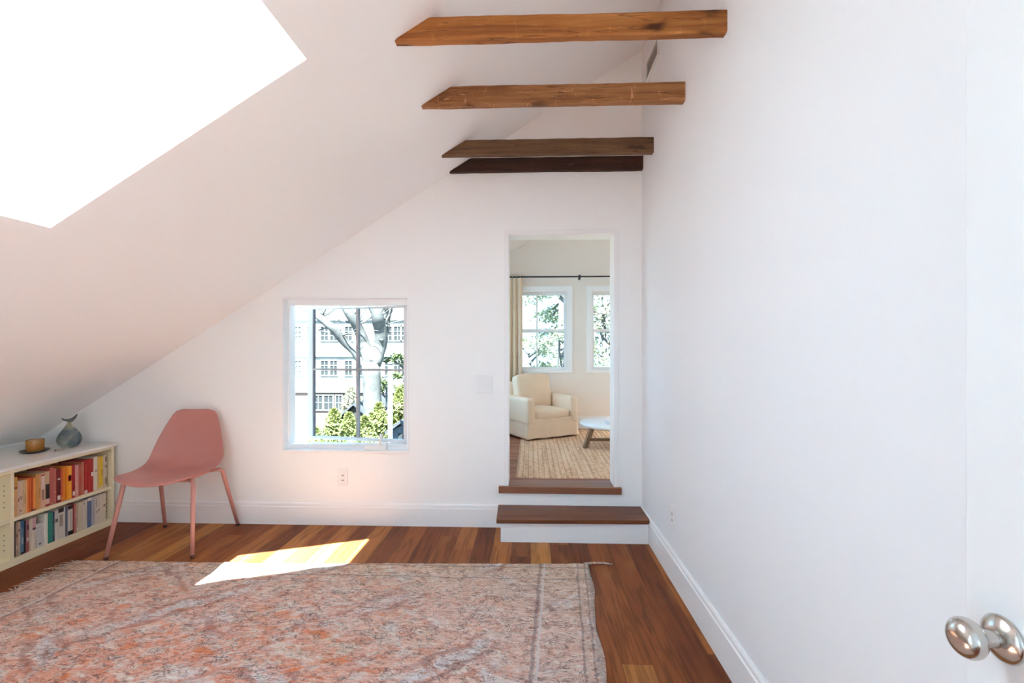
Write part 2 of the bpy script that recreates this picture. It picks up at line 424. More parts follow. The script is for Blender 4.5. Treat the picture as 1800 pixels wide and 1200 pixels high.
# ------------------------------------------------------------------ mesh builder
class MB:
    def __init__(self):
        self.bm = bmesh.new()

    def face(self, vs, mat=0, smooth=False):
        try:
            f = self.bm.faces.new(vs)
            f.material_index = mat
            f.smooth = smooth
            return f
        except ValueError:
            return None

    def box(self, a, b, mat=0, rot=0.0, piv=None):
        x0, y0, z0 = (min(a[i], b[i]) for i in range(3))
        x1, y1, z1 = (max(a[i], b[i]) for i in range(3))
        v = [self.bm.verts.new(p) for p in ((x0, y0, z0), (x1, y0, z0), (x1, y1, z0), (x0, y1, z0), (x0, y0, z1), (x1, y0, z1), (x1, y1, z1), (x0, y1, z1))]
        for q in ((3, 2, 1, 0), (4, 5, 6, 7), (0, 1, 5, 4), (1, 2, 6, 5), (2, 3, 7, 6), (3, 0, 4, 7)):
            self.face([v[i] for i in q], mat)
        if rot:
            bmesh.ops.rotate(self.bm, verts=v, cent=piv or (0, 0, 0), matrix=Matrix.Rotation(rot, 3, 'Z'))
        return v

    def prism(self, poly, vec, mat=0):
        """closed solid: the polygon (3-D points) swept along vec"""
        a = [self.bm.verts.new(p) for p in poly]
        b = [self.bm.verts.new(Vector(p) + Vector(vec)) for p in poly]
        n = len(poly)
        self.face(list(reversed(a)), mat)
        self.face(b, mat)
        for i in range(n):
            self.face([a[i], a[(i + 1) % n], b[(i + 1) % n], b[i]], mat)
        return a + b

    def tube(self, path, radii, n=10, mat=0, cap=True, smooth=True):
        path = [Vector(p) for p in path]
        if not isinstance(radii, (list, tuple)):
            radii = [radii] * len(path)
        rings = []
        up = None
        for i, p in enumerate(path):
            d = (path[min(i + 1, len(path) - 1)] - path[max(i - 1, 0)]).normalized()
            if up is None:
                up = Vector((0, 0, 1)) if abs(d.z) < 0.9 else Vector((1, 0, 0))
            x = d.cross(up).normalized()
            up = x.cross(d).normalized()
            rings.append([self.bm.verts.new(p + (x * math.cos(2 * math.pi * k / n) + up * math.sin(2 * math.pi * k / n)) * radii[i]) for k in range(n)])
        for a, b in zip(rings, rings[1:]):
            for k in range(n):
                self.face([a[k], a[(k + 1) % n], b[(k + 1) % n], b[k]], mat, smooth)
        if cap:
            self.face(list(reversed(rings[0])), mat)
            self.face(rings[-1], mat)

    def lathe(self, prof, n=32, mat=0, mtx=None, smooth=True):
        """prof: list of (r, z) revolved about z; r = 0 closes"""
        rings = []
        allv = []
        for r, z in prof:
            if r < 1e-6:
                ring = [self.bm.verts.new((0, 0, z))]
            else:
                ring = [self.bm.verts.new((r * math.cos(2 * math.pi * k / n), r * math.sin(2 * math.pi * k / n), z)) for k in range(n)]
            rings.append(ring)
            allv += ring
        for a, b in zip(rings, rings[1:]):
            for k in range(n):
                k2 = (k + 1) % n
                if len(a) == 1 and len(b) == 1:
                    continue
                if len(a) == 1:
                    self.face([a[0], b[k2], b[k]][::-1], mat, smooth)
                elif len(b) == 1:
                    self.face([a[k], a[k2], b[0]], mat, smooth)
                else:
                    self.face([a[k], a[k2], b[k2], b[k]], mat, smooth)
        if mtx is not None:
            bmesh.ops.transform(self.bm, matrix=mtx, verts=allv)
        return allv

    def grid(self, rows, mat=0, smooth=True, close=False):
        vs = [[self.bm.verts.new(p) for p in r] for r in rows]
        for a, b in zip(vs, vs[1:]):
            m = len(a)
            for k in range(m if close else m - 1):
                self.face([a[k], a[(k + 1) % m], b[(k + 1) % m], b[k]], mat, smooth)
        return vs

    def build(self, name, mats, parent=None, loc=None, bevel=0.0, seg=2, smooth=False, label=None):
        if not isinstance(mats, (list, tuple)):
            mats = [mats]
        me = bpy.data.meshes.new(name)
        bmesh.ops.recalc_face_normals(self.bm, faces=self.bm.faces)
        if loc is not None:
            bmesh.ops.translate(self.bm, verts=self.bm.verts, vec=-Vector(loc))
        self.bm.to_mesh(me)
        self.bm.free()
        for m in mats:
            me.materials.append(m)
        o = bpy.data.objects.new(name, me)
        sc.collection.objects.link(o)
        if loc is not None:
            o.location = loc
        if parent is not None:
            o.parent = parent
        if bevel:
            b = o.modifiers.new('bevel', 'BEVEL')
            b.width = bevel
            b.segments = seg
            b.limit_method = 'ANGLE'
            b.angle_limit = math.radians(40)
            b.harden_normals = False
        if smooth:
            for p in me.polygons:
                p.use_smooth = True
        if label:
            o['label'] = label
        return o


def tag(o, label, cat, group=None, kind='thing'):
    o['label'] = label
    o['category'] = cat
    o['kind'] = kind
    if group:
        o['group'] = group
    return o


def struct(o, label=None, cat=None):
    o['kind'] = 'structure'
    if label:
        o['label'] = label
    if cat:
        o['category'] = cat
    return o


def empty(name, loc, rz=0.0):
    o = bpy.data.objects.new(name, None)
    sc.collection.objects.link(o)
    o.location = loc
    o.rotation_euler = (0, 0, rz)
    o.empty_display_size = 0.1
    return o


# ------------------------------------------------------------------ room dimensions
XR = 0.811                # right wall
XL = -3.80                # foot of the slope, behind the bookcase
SL, Z0 = 0.6231, 2.987    # ceiling plane z = Z0 + SL * x
AL = math.atan(SL)
CA, SA = math.cos(AL), math.sin(AL)
TB = 0.18                 # thickness of the back wall
YB = D + TB
Y2 = 6.15                 # window wall of the second room
Z2 = 0.305                # second room's floor
YR = -0.12                # rear wall (behind the camera)
ceil = lambda x: Z0 + SL * x

# floor
m = MB()
m.box((XL - 0.2, YR - 4.2, -0.2), (XR + 0.2, D + 0.02, 0))
struct(m.build('floor', M['floor']), 'walnut plank floor of the attic room', 'floor')

# ceiling slab with the skylight well
HX0, HX1 = -1.908, -0.872           # skylight opening along the slope (x)
HY0, HY1 = 1.0, 1.85
WELL = 0.55
UV = lambda x, w: (x - SA * w, 0, ceil(x) + CA * w)      # point at slope position x, depth w along the normal


def slope_block(mb, x0, x1, y0, y1, w0, w1, mat=0):
    p = [UV(x0, w0), UV(x1, w0), UV(x1, w1), UV(x0, w1)]
    mb.prism([(a, y0, c) for a, b, c in p], (0, y1 - y0, 0), mat)


m = MB()
slope_block(m, XL - 0.6, HX0, YR - 0.12, YB, 0, WELL)
slope_block(m, HX1, XR + 0.32, YR - 0.12, YB, 0, WELL)
slope_block(m, HX0, HX1, YR - 0.12, HY0, 0, WELL)
slope_block(m, HX0, HX1, HY1, YB, 0, WELL)
struct(m.build('ceiling', M['ceiling']), 'white sloped ceiling with a deep skylight well', 'ceiling')

# skylight: frame and pane at the top of the well
sk = empty('window_2', (0, 0, 0))
struct(sk, 'skylight in the sloped ceiling', 'skylight')
fx = 0.035 * CA
m = MB()
slope_block(m, HX0, HX0 + fx, HY0, HY1, WELL - 0.06, WELL + 0.02)
slope_block(m, HX1 - fx, HX1, HY0, HY1, WELL - 0.06, WELL + 0.02)
slope_block(m, HX0 + fx, HX1 - fx, HY0, HY0 + 0.035, WELL - 0.06, WELL + 0.02)
slope_block(m, HX0 + fx, HX1 - fx, HY1 - 0.01, HY1, WELL - 0.06, WELL + 0.02)
m.build('window_frame', M['trim'], sk)
m = MB()
slope_block(m, HX0 + fx, HX1 - fx, HY0 + 0.035, HY1 - 0.01, WELL - 0.02, WELL - 0.012)
m.build('window_pane', M['pane_clear'], sk)
pc = UV((HX0 + HX1) / 2, WELL + 0.03)
portal('skylight_daylight', (pc[0], (HY0 + HY1) / 2, pc[2]), (SA, 0, -CA), (HX1 - HX0) / CA, HY1 - HY0, up=(0, 1, 0))


# walls
def xz(mb, pts, y0, y1, mat=0):
    mb.prism([(x, y0, z) for x, z in pts], (0, y1 - y0, 0), mat)


WX0, WX1, WZ0, WZ1 = -1.857, -0.918, 0.552, 1.692      # window opening in the back wall
DX0, DX1, DZ0, DZ1 = -0.164, 0.609, Z2, 2.157           # doorway to the second room
m = MB()
T = 0.12
m_top = lambda x: ceil(x) + T
xz(m, [(XL - 0.2, -0.2), (WX0, -0.2), (WX0, m_top(WX0)), (XL - 0.2, m_top(XL - 0.2))], D, YB)
xz(m, [(WX0, -0.2), (WX1, -0.2), (WX1, WZ0), (WX0, WZ0)], D, YB)
xz(m, [(WX0, WZ1), (WX1, WZ1), (WX1, m_top(WX1)), (WX0, m_top(WX0))], D, YB)
xz(m, [(WX1, -0.2), (DX0, -0.2), (DX0, m_top(DX0)), (WX1, m_top(WX1))], D, YB)
xz(m, [(DX0, -0.2), (DX1, -0.2), (DX1, DZ0 - 0.05), (DX0, DZ0 - 0.05)], D, YB)
xz(m, [(DX0, DZ1), (DX1, DZ1), (DX1, m_top(DX1)), (DX0, m_top(DX0))], D, YB)
xz(m, [(DX1, -0.2), (XR + 0.2, -0.2), (XR + 0.2, m_top(XR + 0.2)), (DX1, m_top(DX1))], D, YB)
struct(m.build('wall_back', M['wall']), 'white back wall with window and doorway', 'wall')

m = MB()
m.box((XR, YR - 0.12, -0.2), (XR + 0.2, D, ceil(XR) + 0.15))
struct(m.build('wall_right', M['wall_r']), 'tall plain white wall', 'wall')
m = MB()
m.box((XL - 0.2, YR - 0.12, -0.2), (XL, D, ceil(XL) + 0.02))
struct(m.build('wall_left', M['wall']), 'low white knee wall behind the bookcase', 'wall')
RX0, RX1, RZ1 = -0.22, 0.735, 2.06
m = MB()
QX0, QX1, QZ0, QZ1 = -1.80, -0.62, 0.55, 1.66        # rear window added behind the camera for fill daylight
xz(m, [(XL, -0.2), (QX0, -0.2), (QX0, m_top(QX0)), (XL, m_top(XL))], YR - 0.12, YR)
xz(m, [(QX0, -0.2), (QX1, -0.2), (QX1, QZ0), (QX0, QZ0)], YR - 0.12, YR)
xz(m, [(QX0, QZ1), (QX1, QZ1), (QX1, m_top(QX1)), (QX0, m_top(QX0))], YR - 0.12, YR)
xz(m, [(QX1, -0.2), (RX0, -0.2), (RX0, m_top(RX0)), (QX1, m_top(QX1))], YR - 0.12, YR)
xz(m, [(RX0, RZ1), (RX1, RZ1), (RX1, m_top(RX1)), (RX0, m_top(RX0))], YR - 0.12, YR)
xz(m, [(RX1, -0.2), (XR, -0.2), (XR, m_top(XR)), (RX1, m_top(RX1))], YR - 0.12, YR)
struct(m.build('wall_rear', M['wall']), 'white wall around the entrance', 'wall')
# unseen landing added outside the entrance to hold back sun and daylight
m = MB()
m.box((-0.75, YR - 4.2, 0), (-0.65, YR - 0.12, 2.3))
m.box((1.45, YR - 4.2, 0), (1.55, YR - 0.12, 2.3))
m.box((-0.65, YR - 4.2, 0), (0.0, YR - 4.1, 2.3))
m.box((0.8, YR - 4.2, 0), (1.45, YR - 4.1, 2.3))
m.box((0.0, YR - 4.2, 0), (0.8, YR - 4.1, 0.9))
m.box((0.0, YR - 4.2, 2.05), (0.8, YR - 4.1, 2.3))
struct(m.build('added_wall_landing', M['wall']), 'unseen white landing walls added with a small window to limit entrance daylight', 'wall')
m = MB()
m.box((-0.75, YR - 4.2, 2.3), (1.55, YR - 0.12, 2.42))
struct(m.build('added_ceiling_landing', M['ceiling']), 'unseen white landing ceiling added to keep sun out of the entrance', 'ceiling')
portal('added_rear_window_daylight', ((QX0 + QX1) / 2, YR - 0.14, (QZ0 + QZ1) / 2), (0, 1, 0), QX1 - QX0, QZ1 - QZ0)
portal('entrance_daylight', ((RX0 + RX1) / 2, YR - 0.13, RZ1 / 2), (0, 1, 0), RX1 - RX0, RZ1)


# baseboards with a small bead on top
def baseboard(name, p0, p1, inward, h=0.163, t=0.017, label=None):
    p0, p1, n = Vector(p0), Vector(p1), Vector(inward)
    prof = [(0, 0), (t, 0), (t, h - 0.032), (t * 0.72, h - 0.026), (t * 0.72, h - 0.010), (t * 0.4, h), (0, h)]
    mb = MB()
    mb.prism([p0 + n * a + Vector((0, 0, b)) for a, b in prof], p1 - p0)
    return struct(mb.build(name, M['trim']), label, 'baseboard')


baseboard('baseboard_back', (XL, D, 0), (-0.215, D, 0), (0, -1, 0), label='white baseboard along the back wall')
baseboard('baseboard_right', (XR, D, 0), (XR, YR, 0), (-1, 0, 0), h=0.172, label='white baseboard along the right wall')

# step up to the second room
st = empty('trim_1', (0.3, 3.44, 0))
struct(st, 'step with dark walnut tread and white riser below the doorway', 'step')
m = MB()
m.box((-0.205, 3.29, 0), (XR - 0.019, D - 0.001, 0.137))
m.build('riser', M['trim'], None, None)
o = bpy.data.objects['riser']
o.parent = st
o.location = (-0.3, -3.44, 0)
m = MB()
m.prism([(-0.232, 3.255, 0.137), (0.789, 3.275, 0.137), (XR - 0.001, 3.305, 0.137), (XR - 0.001, D - 0.001, 0.137), (-0.24, D - 0.001, 0.137)], (0, 0, 0.027))
o = m.build('tread', M['tread'], st, None, bevel=0.003, label='dark walnut tread')
o.location = (-0.3, -3.44, 0)

# doorway lining and threshold
m = MB()
J = 0.012
for x0, x1 in ((DX0 - 0.032, DX0), (DX1, DX1 + 0.032)):
    m.box((x0, D - J, Z2), (x1, D, DZ1 + 0.032))
m.box((DX0, D - J, DZ1), (DX1, D, DZ1 + 0.032))
struct(m.build('trim_2', M['trim'], bevel=0.002), 'narrow white casing around the doorway', 'door casing')
m = MB()
m.box((DX0 - 0.072, D - 0.03, Z2 - 0.05), (DX1 + 0.052, D - 0.0005, Z2))
m.box((DX0, D - 0.0005, Z2 - 0.05), (DX1, YB, Z2))
struct(m.build('trim_3', M['threshold'], bevel=0.004), 'reddish wood threshold nosing of the doorway', 'threshold')

# ------------------------------------------------------------------ window in the back wall
wn = empty('window_1', (-1.39, D + 0.1, WZ0))
struct(wn, 'casement window with four panes, slightly ajar', 'window')
wo = Vector((-1.39, D + 0.1, WZ0))


def part(mb, name, mats, parent, org, **k):
    bmesh.ops.translate(mb.bm, verts=mb.bm.verts, vec=-Vector(org))
    return mb.build(name, mats, parent, None, **k)


m = MB()
fw = 0.022
m.box((WX0, D + 0.06, WZ0 + 0.002), (WX0 + 0.012, D + 0.15, WZ1))
m.box((WX1 - fw, D + 0.06, WZ0 + 0.002), (WX1, D + 0.15, WZ1))
m.box((WX0 + 0.012, D + 0.06, WZ1 - 0.045), (WX1 - fw, D + 0.15, WZ1))
m.box((WX0 + 0.012, D + 0.06, WZ0 + 0.002), (WX1 - fw, D + 0.15, WZ0 + 0.036))
part(m, 'window_frame', M['trim'], wn, wo, bevel=0.002)
m = MB()
for a, b in (((WX0 - 0.012, WZ0 - 0.004), (WX0, WZ1 + 0.014)), ((WX1, WZ0 - 0.004), (WX1 + 0.012, WZ1 + 0.014)), ((WX0, WZ1), (WX1, WZ1 + 0.014))):
    m.box((a[0], D - 0.006, a[1]), (b[0], D - 0.0003, b[1]))
part(m, 'window_trim', M['trim'], wn, wo, bevel=0.0015)
m = MB()
m.box((WX0 - 0.012, D - 0.016, WZ0 - 0.012), (WX1 + 0.012, D + 0.06, WZ0 + 0.004))
part(m, 'window_sill', M['trim'], wn, wo, bevel=0.002)
# sash, hinged on its right side and swung outward
hx, hy = WX1 - fw - 0.004, D + 0.125
sash = empty('window_sash', Vector((hx, hy, WZ0)) - wo, math.radians(-10.2))
sash.parent = wn
SW, SB, ST = 0.862, 0.04, 1.092
m = MB()
m.box((-SW, -0.02, SB), (-SW + 0.045, 0.02, ST))
m.box((-0.03, -0.02, SB), (0, 0.02, ST))
m.box((-SW + 0.045, -0.02, ST - 0.012), (-0.03, 0.02, ST))
m.box((-SW + 0.045, -0.02, SB), (-0.03, 0.02, SB + 0.022))
m.box((-SW + 0.045, -0.012, SB + 0.022), (-SW + 0.05, 0.014, ST - 0.012), 1)
mx_ = -SW / 2 + 0.006
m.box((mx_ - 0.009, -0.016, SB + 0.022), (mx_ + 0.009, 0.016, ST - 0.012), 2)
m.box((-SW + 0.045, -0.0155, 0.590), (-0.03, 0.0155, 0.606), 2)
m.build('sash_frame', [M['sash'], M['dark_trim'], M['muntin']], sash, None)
m = MB()
m.box((-SW + 0.05, -0.002, SB + 0.022), (-0.03, 0.002, ST - 0.012))
m.build('window_pane', M['pane'], sash, None)
# crank
hw = empty('window_crank', Vector((-1.165, D + 0.05, WZ0 + 0.004)) - wo)
hw.parent = wn
m = MB()
m.prism([(-0.082, -0.05, 0), (-0.082, -0.05, 0.030), (-0.082, -0.03, 0.050), (-0.082, 0.009, 0.050), (-0.082, 0.009, 0)], (0.164, 0, 0))
m.build('crank_base', M['plate'], hw, None, bevel=0.004)
m = MB()
m.tube([(0.036, -0.030, 0.045), (0.040, -0.058, 0.055), (0.046, -0.060, 0.080), (0.052, -0.050, 0.125)], [0.011, 0.011, 0.010, 0.013], 10)
m.build('crank_handle', M['plate'], hw, None)
portal('window_daylight', ((WX0 + WX1) / 2, YB + 0.28, (WZ0 + WZ1) / 2), (0, -1, 0), WX1 - WX0 + 0.1, WZ1 - WZ0)

# added rear window, unseen, brightens the back wall and slope
rw = empty('added_window_7', ((QX0 + QX1) / 2, YR - 0.06, QZ0))
struct(rw, 'added rear window out of view, for fill daylight', 'window')
rwo = ((QX0 + QX1) / 2, YR - 0.06, QZ0)
m = MB()
m.box((QX0, YR - 0.09, QZ0), (QX0 + 0.04, YR - 0.05, QZ1))
m.box((QX1 - 0.04, YR - 0.09, QZ0), (QX1, YR - 0.05, QZ1))
m.box((QX0 + 0.04, YR - 0.09, QZ0), (QX1 - 0.04, YR - 0.05, QZ0 + 0.04))
m.box((QX0 + 0.04, YR - 0.09, QZ1 - 0.04), (QX1 - 0.04, YR - 0.05, QZ1))
m.box(((QX0 + QX1) / 2 - 0.01, YR - 0.085, QZ0 + 0.04), ((QX0 + QX1) / 2 + 0.01, YR - 0.055, QZ1 - 0.04))
part(m, 'window_frame', M['trim'], rw, rwo)
m = MB()
m.box((QX0 + 0.04, YR - 0.072, QZ0 + 0.04), (QX1 - 0.04, YR - 0.068, QZ1 - 0.04))
part(m, 'window_pane', M['pane_clear'], rw, rwo)

# ------------------------------------------------------------------ open door at the right with its knob
DXF = 0.68
dr = empty('door_1', (DXF + 0.0175, -0.08, 0))
struct(dr, 'open white door with satin nickel knob', 'door')
m = MB()
m.box((-0.0175, 0, 0.012), (0.0175, 0.864, 2.04))
m.build('door_panel', M['door'], dr, None, bevel=0.002)
kn = empty('door_knob', (-0.0175, 0.802, 0.9015))
kn.scale = (0.95, 0.95, 0.95)
kn.parent = dr
kn['label'] = 'satin nickel door knob'
RM = Matrix.Rotation(-math.pi / 2, 4, 'Y')       # lathe z -> -x
m = MB()
m.lathe([(0, 0), (0.0335, 0), (0.0345, 0.002), (0.0345, 0.004), (0.033, 0.0065), (0.0305, 0.0085), (0.024, 0.0125), (0.018, 0.0145), (0.0145, 0.0155), (0, 0.0155)], 48, mtx=RM)
m.build('rosette', M['nickel'], kn, None)
m = MB()
m.lathe([(0, 0.014), (0.0135, 0.014), (0.0125, 0.018), (0.0122, 0.036), (0.0135, 0.040), (0, 0.040)], 32, mtx=RM)
m.build('shank', M['nickel'], kn, None)
m = MB()
pr = [(0, 0.038), (0.014, 0.038)]
for k in range(1, 24):
    a = -math.pi / 2 + math.pi * k / 24
    zz = 0.055 + 0.0195 * math.sin(a)
    rr = 0.0295 * math.cos(a) ** 0.8
    if rr > 0.0142 or a > 0:
        pr.append((rr, zz))
pr.append((0, 0.0745))
m.lathe(pr, 48, mtx=RM)
m.build('knob', M['nickel'], kn, None)


# ------------------------------------------------------------------ ceiling beams
def beam(yf, mat, label, zt=2.722, zb=2.622, th=0.042, seed=0, x1=XR):
    n = 48
    rows = []
    xe_b = (zb - Z0) / SL
    for i in range(n + 1):
        f = i / n
        xb = xe_b + (x1 - xe_b) * f
        xt0 = (zt - Z0) / SL
        xt = xt0 + (x1 - xt0) * f
        j = lambda k: 0.003 * noise.noise((xb * 3.1, seed * 7.7, k * 3.3)) + 0.0018 * noise.noise((xb * 14, seed * 3.1, k * 5.1))
        c = 0.006
        ring = [(xb, yf + j(1) + c, zb + j(2)), (xb + (xt - xb) * 0.06, yf + j(1), zb + c + j(2)), (xt - (xt - xb) * 0.05, yf + j(3), zt - c + j(4)), (xt, yf + j(3) + c, zt + j(4)),
                (xt, yf + th + j(5), zt + j(4)), (xb, yf + th + j(6), zb + j(2))]
        rows.append(ring)
    mb = MB()
    vs = mb.grid(rows, smooth=False, close=True)
    mb.face(vs[0])
    mb.face(list(reversed(vs[-1])))
    o = mb.build('ceiling_beam', mat, None, (0.1, yf, zb))
    return tag(o, label, 'beam', 'reclaimed beams across the sloped ceiling')


beam(2.03, M['beam_honey'], 'honey coloured old wooden beam, nearest the viewer and topmost in the photo', seed=1, zb=2.626, zt=2.722)
beam(2.573, M['beam_tan'], 'tan old wooden beam with pale scars, below the honey coloured one', seed=2, zb=2.620, zt=2.722)
beam(3.225, M['beam_brown'], 'grey brown old wooden beam just above the darkest one', seed=3, zb=2.612, zt=2.716)
beam(D - 0.045, M['beam_dark'], 'very dark brown beam against the back wall, lowest of the four', seed=4, zb=2.614, zt=2.712, th=0.044)

# vent on the right wall, high up between the beams
vt = empty('wall_vent', (XR, 3.245, 3.236))
tag(vt, 'grey rectangular vent grille high on the right wall', 'vent')
m = MB()
a, b = 0.165, 0.068
m.box((-0.012, -a, -b), (0, a, -b + 0.014))
m.box((-0.012, -a, b - 0.014), (0, a, b))
m.box((-0.012, -a, -b + 0.014), (0, -a + 0.014, b - 0.014))
m.box((-0.012, a - 0.014, -b + 0.014), (0, a, b - 0.014))
m.build('frame', M['plate'], vt, None, bevel=0.002)
m = MB()
for k in range(9):
    z = -b + 0.018 + k * 0.0125
    m.prism([(-0.010, -a + 0.014, z), (-0.009, -a + 0.014, z), (-0.001, -a + 0.014, z + 0.011), (-0.002, -a + 0.014, z + 0.011)], (0, 2 * a - 0.028, 0))
m.box((-0.001, -a + 0.014, -b + 0.014), (-0.0002, a - 0.014, b - 0.014))
m.build('louvre', M['vent'], vt, None)


# ------------------------------------------------------------------ plates on the walls
def wall_plate(name, loc, rz, wd, ht, kind, label, cat):
    e = empty(name, loc, rz)
    tag(e, label, cat)
    mb = MB()
    mb.box((-wd / 2, -0.006, -ht / 2), (wd / 2, 0, ht / 2))
    mb.build('cover_plate', M['plate'], e, None, bevel=0.003)
    if kind == 'switch':
        for dx in (-0.029, 0.029):
            mb = MB()
            mb.prism([(dx - 0.017, -0.006, -0.034), (dx - 0.017, -0.011, -0.034), (dx - 0.017, -0.007, 0.034), (dx - 0.017, -0.006, 0.034)], (0.034, 0, 0))
            mb.build('rocker', M['plate'], e, None, bevel=0.001)
    else:
        mb = MB()
        mb.box((-0.018, -0.009, -0.035), (0.018, -0.006, 0.035))
        mb.build('socket', M['plate'], e, None, bevel=0.001)
        for dz in (-0.018, 0.018):
            mb = MB()
            for dx in (-0.006, 0.006):
                mb.box((dx - 0.001, -0.0095, dz - 0.004), (dx + 0.001, -0.0088, dz + 0.004))
            mb.box((-0.007, -0.0094, dz - 0.009), (0.007, -0.0088, dz - 0.004))
            mb.build('slot', M['slot'], e, None)
    return e


wall_plate('light_switch', (-0.350, D, 1.053), 0, 0.128, 0.127, 'switch', 'white double rocker light switch beside the doorway', 'light switch')
wall_plate('power_outlet', (-1.405, D, 0.356), 0, 0.074, 0.122, 'outlet', 'white power outlet on the back wall below the window', 'outlet')
wall_plate('power_outlet', (XR, 2.783, 0.365), -math.pi / 2, 0.074, 0.122, 'outlet', 'white power outlet low on the tall right wall', 'outlet')

# ------------------------------------------------------------------ area rug
RX_0, RX_1, RY_1, RY_0 = -2.815, 0.352, 2.895, 0.15  # unseen near end lengthened to make the sun bounce paler
RC = ((RX_0 + RX_1) / 2, 1.95, 0.0)


def rug_mesh(mb, x0, x1, y0, y1, nx, ny, h, wave):
    top = []
    for j in range(ny + 1):
        row = []
        v = j / ny
        for i in range(nx + 1):
            u = i / nx
            x = x0 + (x1 - x0) * u
            y = y0 + (y1 - y0) * v
            if wave:
                ex = 0.06 * (max(y, -0.3) - 0.89) + 0.008 * math.sin(y * 11 + 0.6) + 0.010 * noise.noise((y * 5, 3, 0))
                x += ex * max(0, (u - 0.75) / 0.25)
                y += (0.012 * noise.noise((x * 3, 1, 5)) + 0.006 * noise.noise((x * 17, 2, 5)) + (0.12 * max(0, u - 0.4))) * max(0, (v - 0.7) / 0.3)
            z = h * (0.9 + (0.55 * noise.noise((x * 7, y * 9, 0)) + 0.35 * noise.noise((x * 26, y * 31, 4)) if wave else 0.15 * noise.noise((x * 9, y * 9, 2))))
            if i in (0, nx) or j in (0, ny):
                z = h * 0.45
            row.append((x, y, max(0.002, z)))
        top.append(row)
    vs = mb.grid(top)
    bot = [[mb.bm.verts.new((v.co.x, v.co.y, 0.0005)) for v in r] for r in (vs[0], vs[-1])]
    lc = [mb.bm.verts.new((r[0].co.x, r[0].co.y, 0.0005)) for r in vs[1:-1]]
    rc = [mb.bm.verts.new((r[-1].co.x, r[-1].co.y, 0.0005)) for r in vs[1:-1]]
    lc = [bot[0][0]] + lc + [bot[1][0]]
    rc = [bot[0][-1]] + rc + [bot[1][-1]]
    for k in range(nx):
        mb.face([vs[0][k], vs[0][k + 1], bot[0][k + 1], bot[0][k]])
        mb.face([vs[-1][k], vs[-1][k + 1], bot[1][k + 1], bot[1][k]])
    for k in range(ny):
        mb.face([vs[k][0], vs[k + 1][0], lc[k + 1], lc[k]])
        mb.face([vs[k][-1], vs[k + 1][-1], rc[k + 1], rc[k]])


rug = empty('area_rug', RC)
tag(rug, 'faded pink and orange patterned wool rug on the walnut floor', 'rug')
m = MB()
rug_mesh(m, RX_0 - RC[0], RX_1 - RC[0], RY_0 - RC[1], RY_1 - RC[1], 260, 180, 0.012, True)
m.build('rug_pile', M['rug'], rug, None)
m = MB()
cx, cy = RX_1 - RC[0] - 0.03, RY_1 - RC[1] + 0.055
m.tube([(cx, cy + 0.005, 0.009), (cx + 0.06, cy + 0.012, 0.012), (cx + 0.12, cy + 0.010, 0.014), (cx + 0.172, cy + 0.006, 0.010)], [0.008, 0.007, 0.006, 0.004], 8)
m.build('loose_cord', M['rug'], rug, None)
m = MB()
for k in range(46):
    y = RY_1 - RC[1] - 0.02 - k * 0.021 - random.random() * 0.01
    x = RX_0 - RC[0]
    l = 0.02 + random.random() * 0.05 * (1.6 if k < 6 else 0.8)
    dy = random.uniform(-0.02, 0.03)
    m.tube([(x + 0.005, y, 0.006), (x - l * 0.5, y + dy * 0.6, 0.007), (x - l, y + dy, 0.003)], [0.0035, 0.003, 0.002], 5)
m.build('fringe', M['rug'], rug, None)

# ------------------------------------------------------------------ pink chair
ch = empty('dining_chair', (-2.412, 3.212, 0), math.radians(5.0))
tag(ch, 'dusty pink moulded shell chair with splayed pink legs', 'chair')
prof = [(-0.245, 0.466), (-0.238, 0.474), (-0.215, 0.480), (-0.17, 0.482), (-0.11, 0.479), (-0.05, 0.474), (0.01, 0.471), (0.065, 0.472), (0.11, 0.479), (0.145, 0.494), (0.172, 0.516),
        (0.192, 0.545), (0.207, 0.58), (0.220, 0.62), (0.233, 0.665), (0.246, 0.71), (0.259, 0.755), (0.270, 0.795), (0.279, 0.828), (0.285, 0.850), (0.288, 0.862), (0.289, 0.868)]
hw_ = [0.190, 0.222, 0.243, 0.254, 0.259, 0.260, 0.259, 0.258, 0.258, 0.257, 0.256, 0.253, 0.247, 0.237, 0.223, 0.207, 0.191, 0.175, 0.160, 0.143, 0.120, 0.085]


def shell_rows(off):
    rows = []
    n = 22
    for i, ((y, z), h) in enumerate(zip(prof, hw_)):
        y0, z0 = prof[max(0, i - 1)]
        y1, z1 = prof[min(len(prof) - 1, i + 1)]
        t = Vector((0, y1 - y0, z1 - z0)).normalized()
        nrm = Vector((0, -t.z, t.y))
        f = i / (len(prof) - 1)
        dish = 0.016 * (1 - f) + 0.030 * math.sin(math.pi * min(1, max(0, (f - 0.25) / 0.6))) + 0.016 * f
        row = []
        for k in range(n + 1):
            s = -1 + 2 * k / n
            yb = y - 0.050 * (1 - s * s) * max(0.0, 1 - f / 0.30) ** 1.3 + 0.020 * (abs(s) ** 3) * max(0.0, 1 - f / 0.2)
            p = Vector((s * h - 0.028 - 0.016 * max(0.0, (f - 0.55) / 0.45), yb, z - 0.010 * (1 - s * s) * max(0.0, 1 - f / 0.18))) + nrm * (dish * (abs(s) ** 2.4) - off)
            row.append(tuple(p))
        rows.append(row)
    return rows


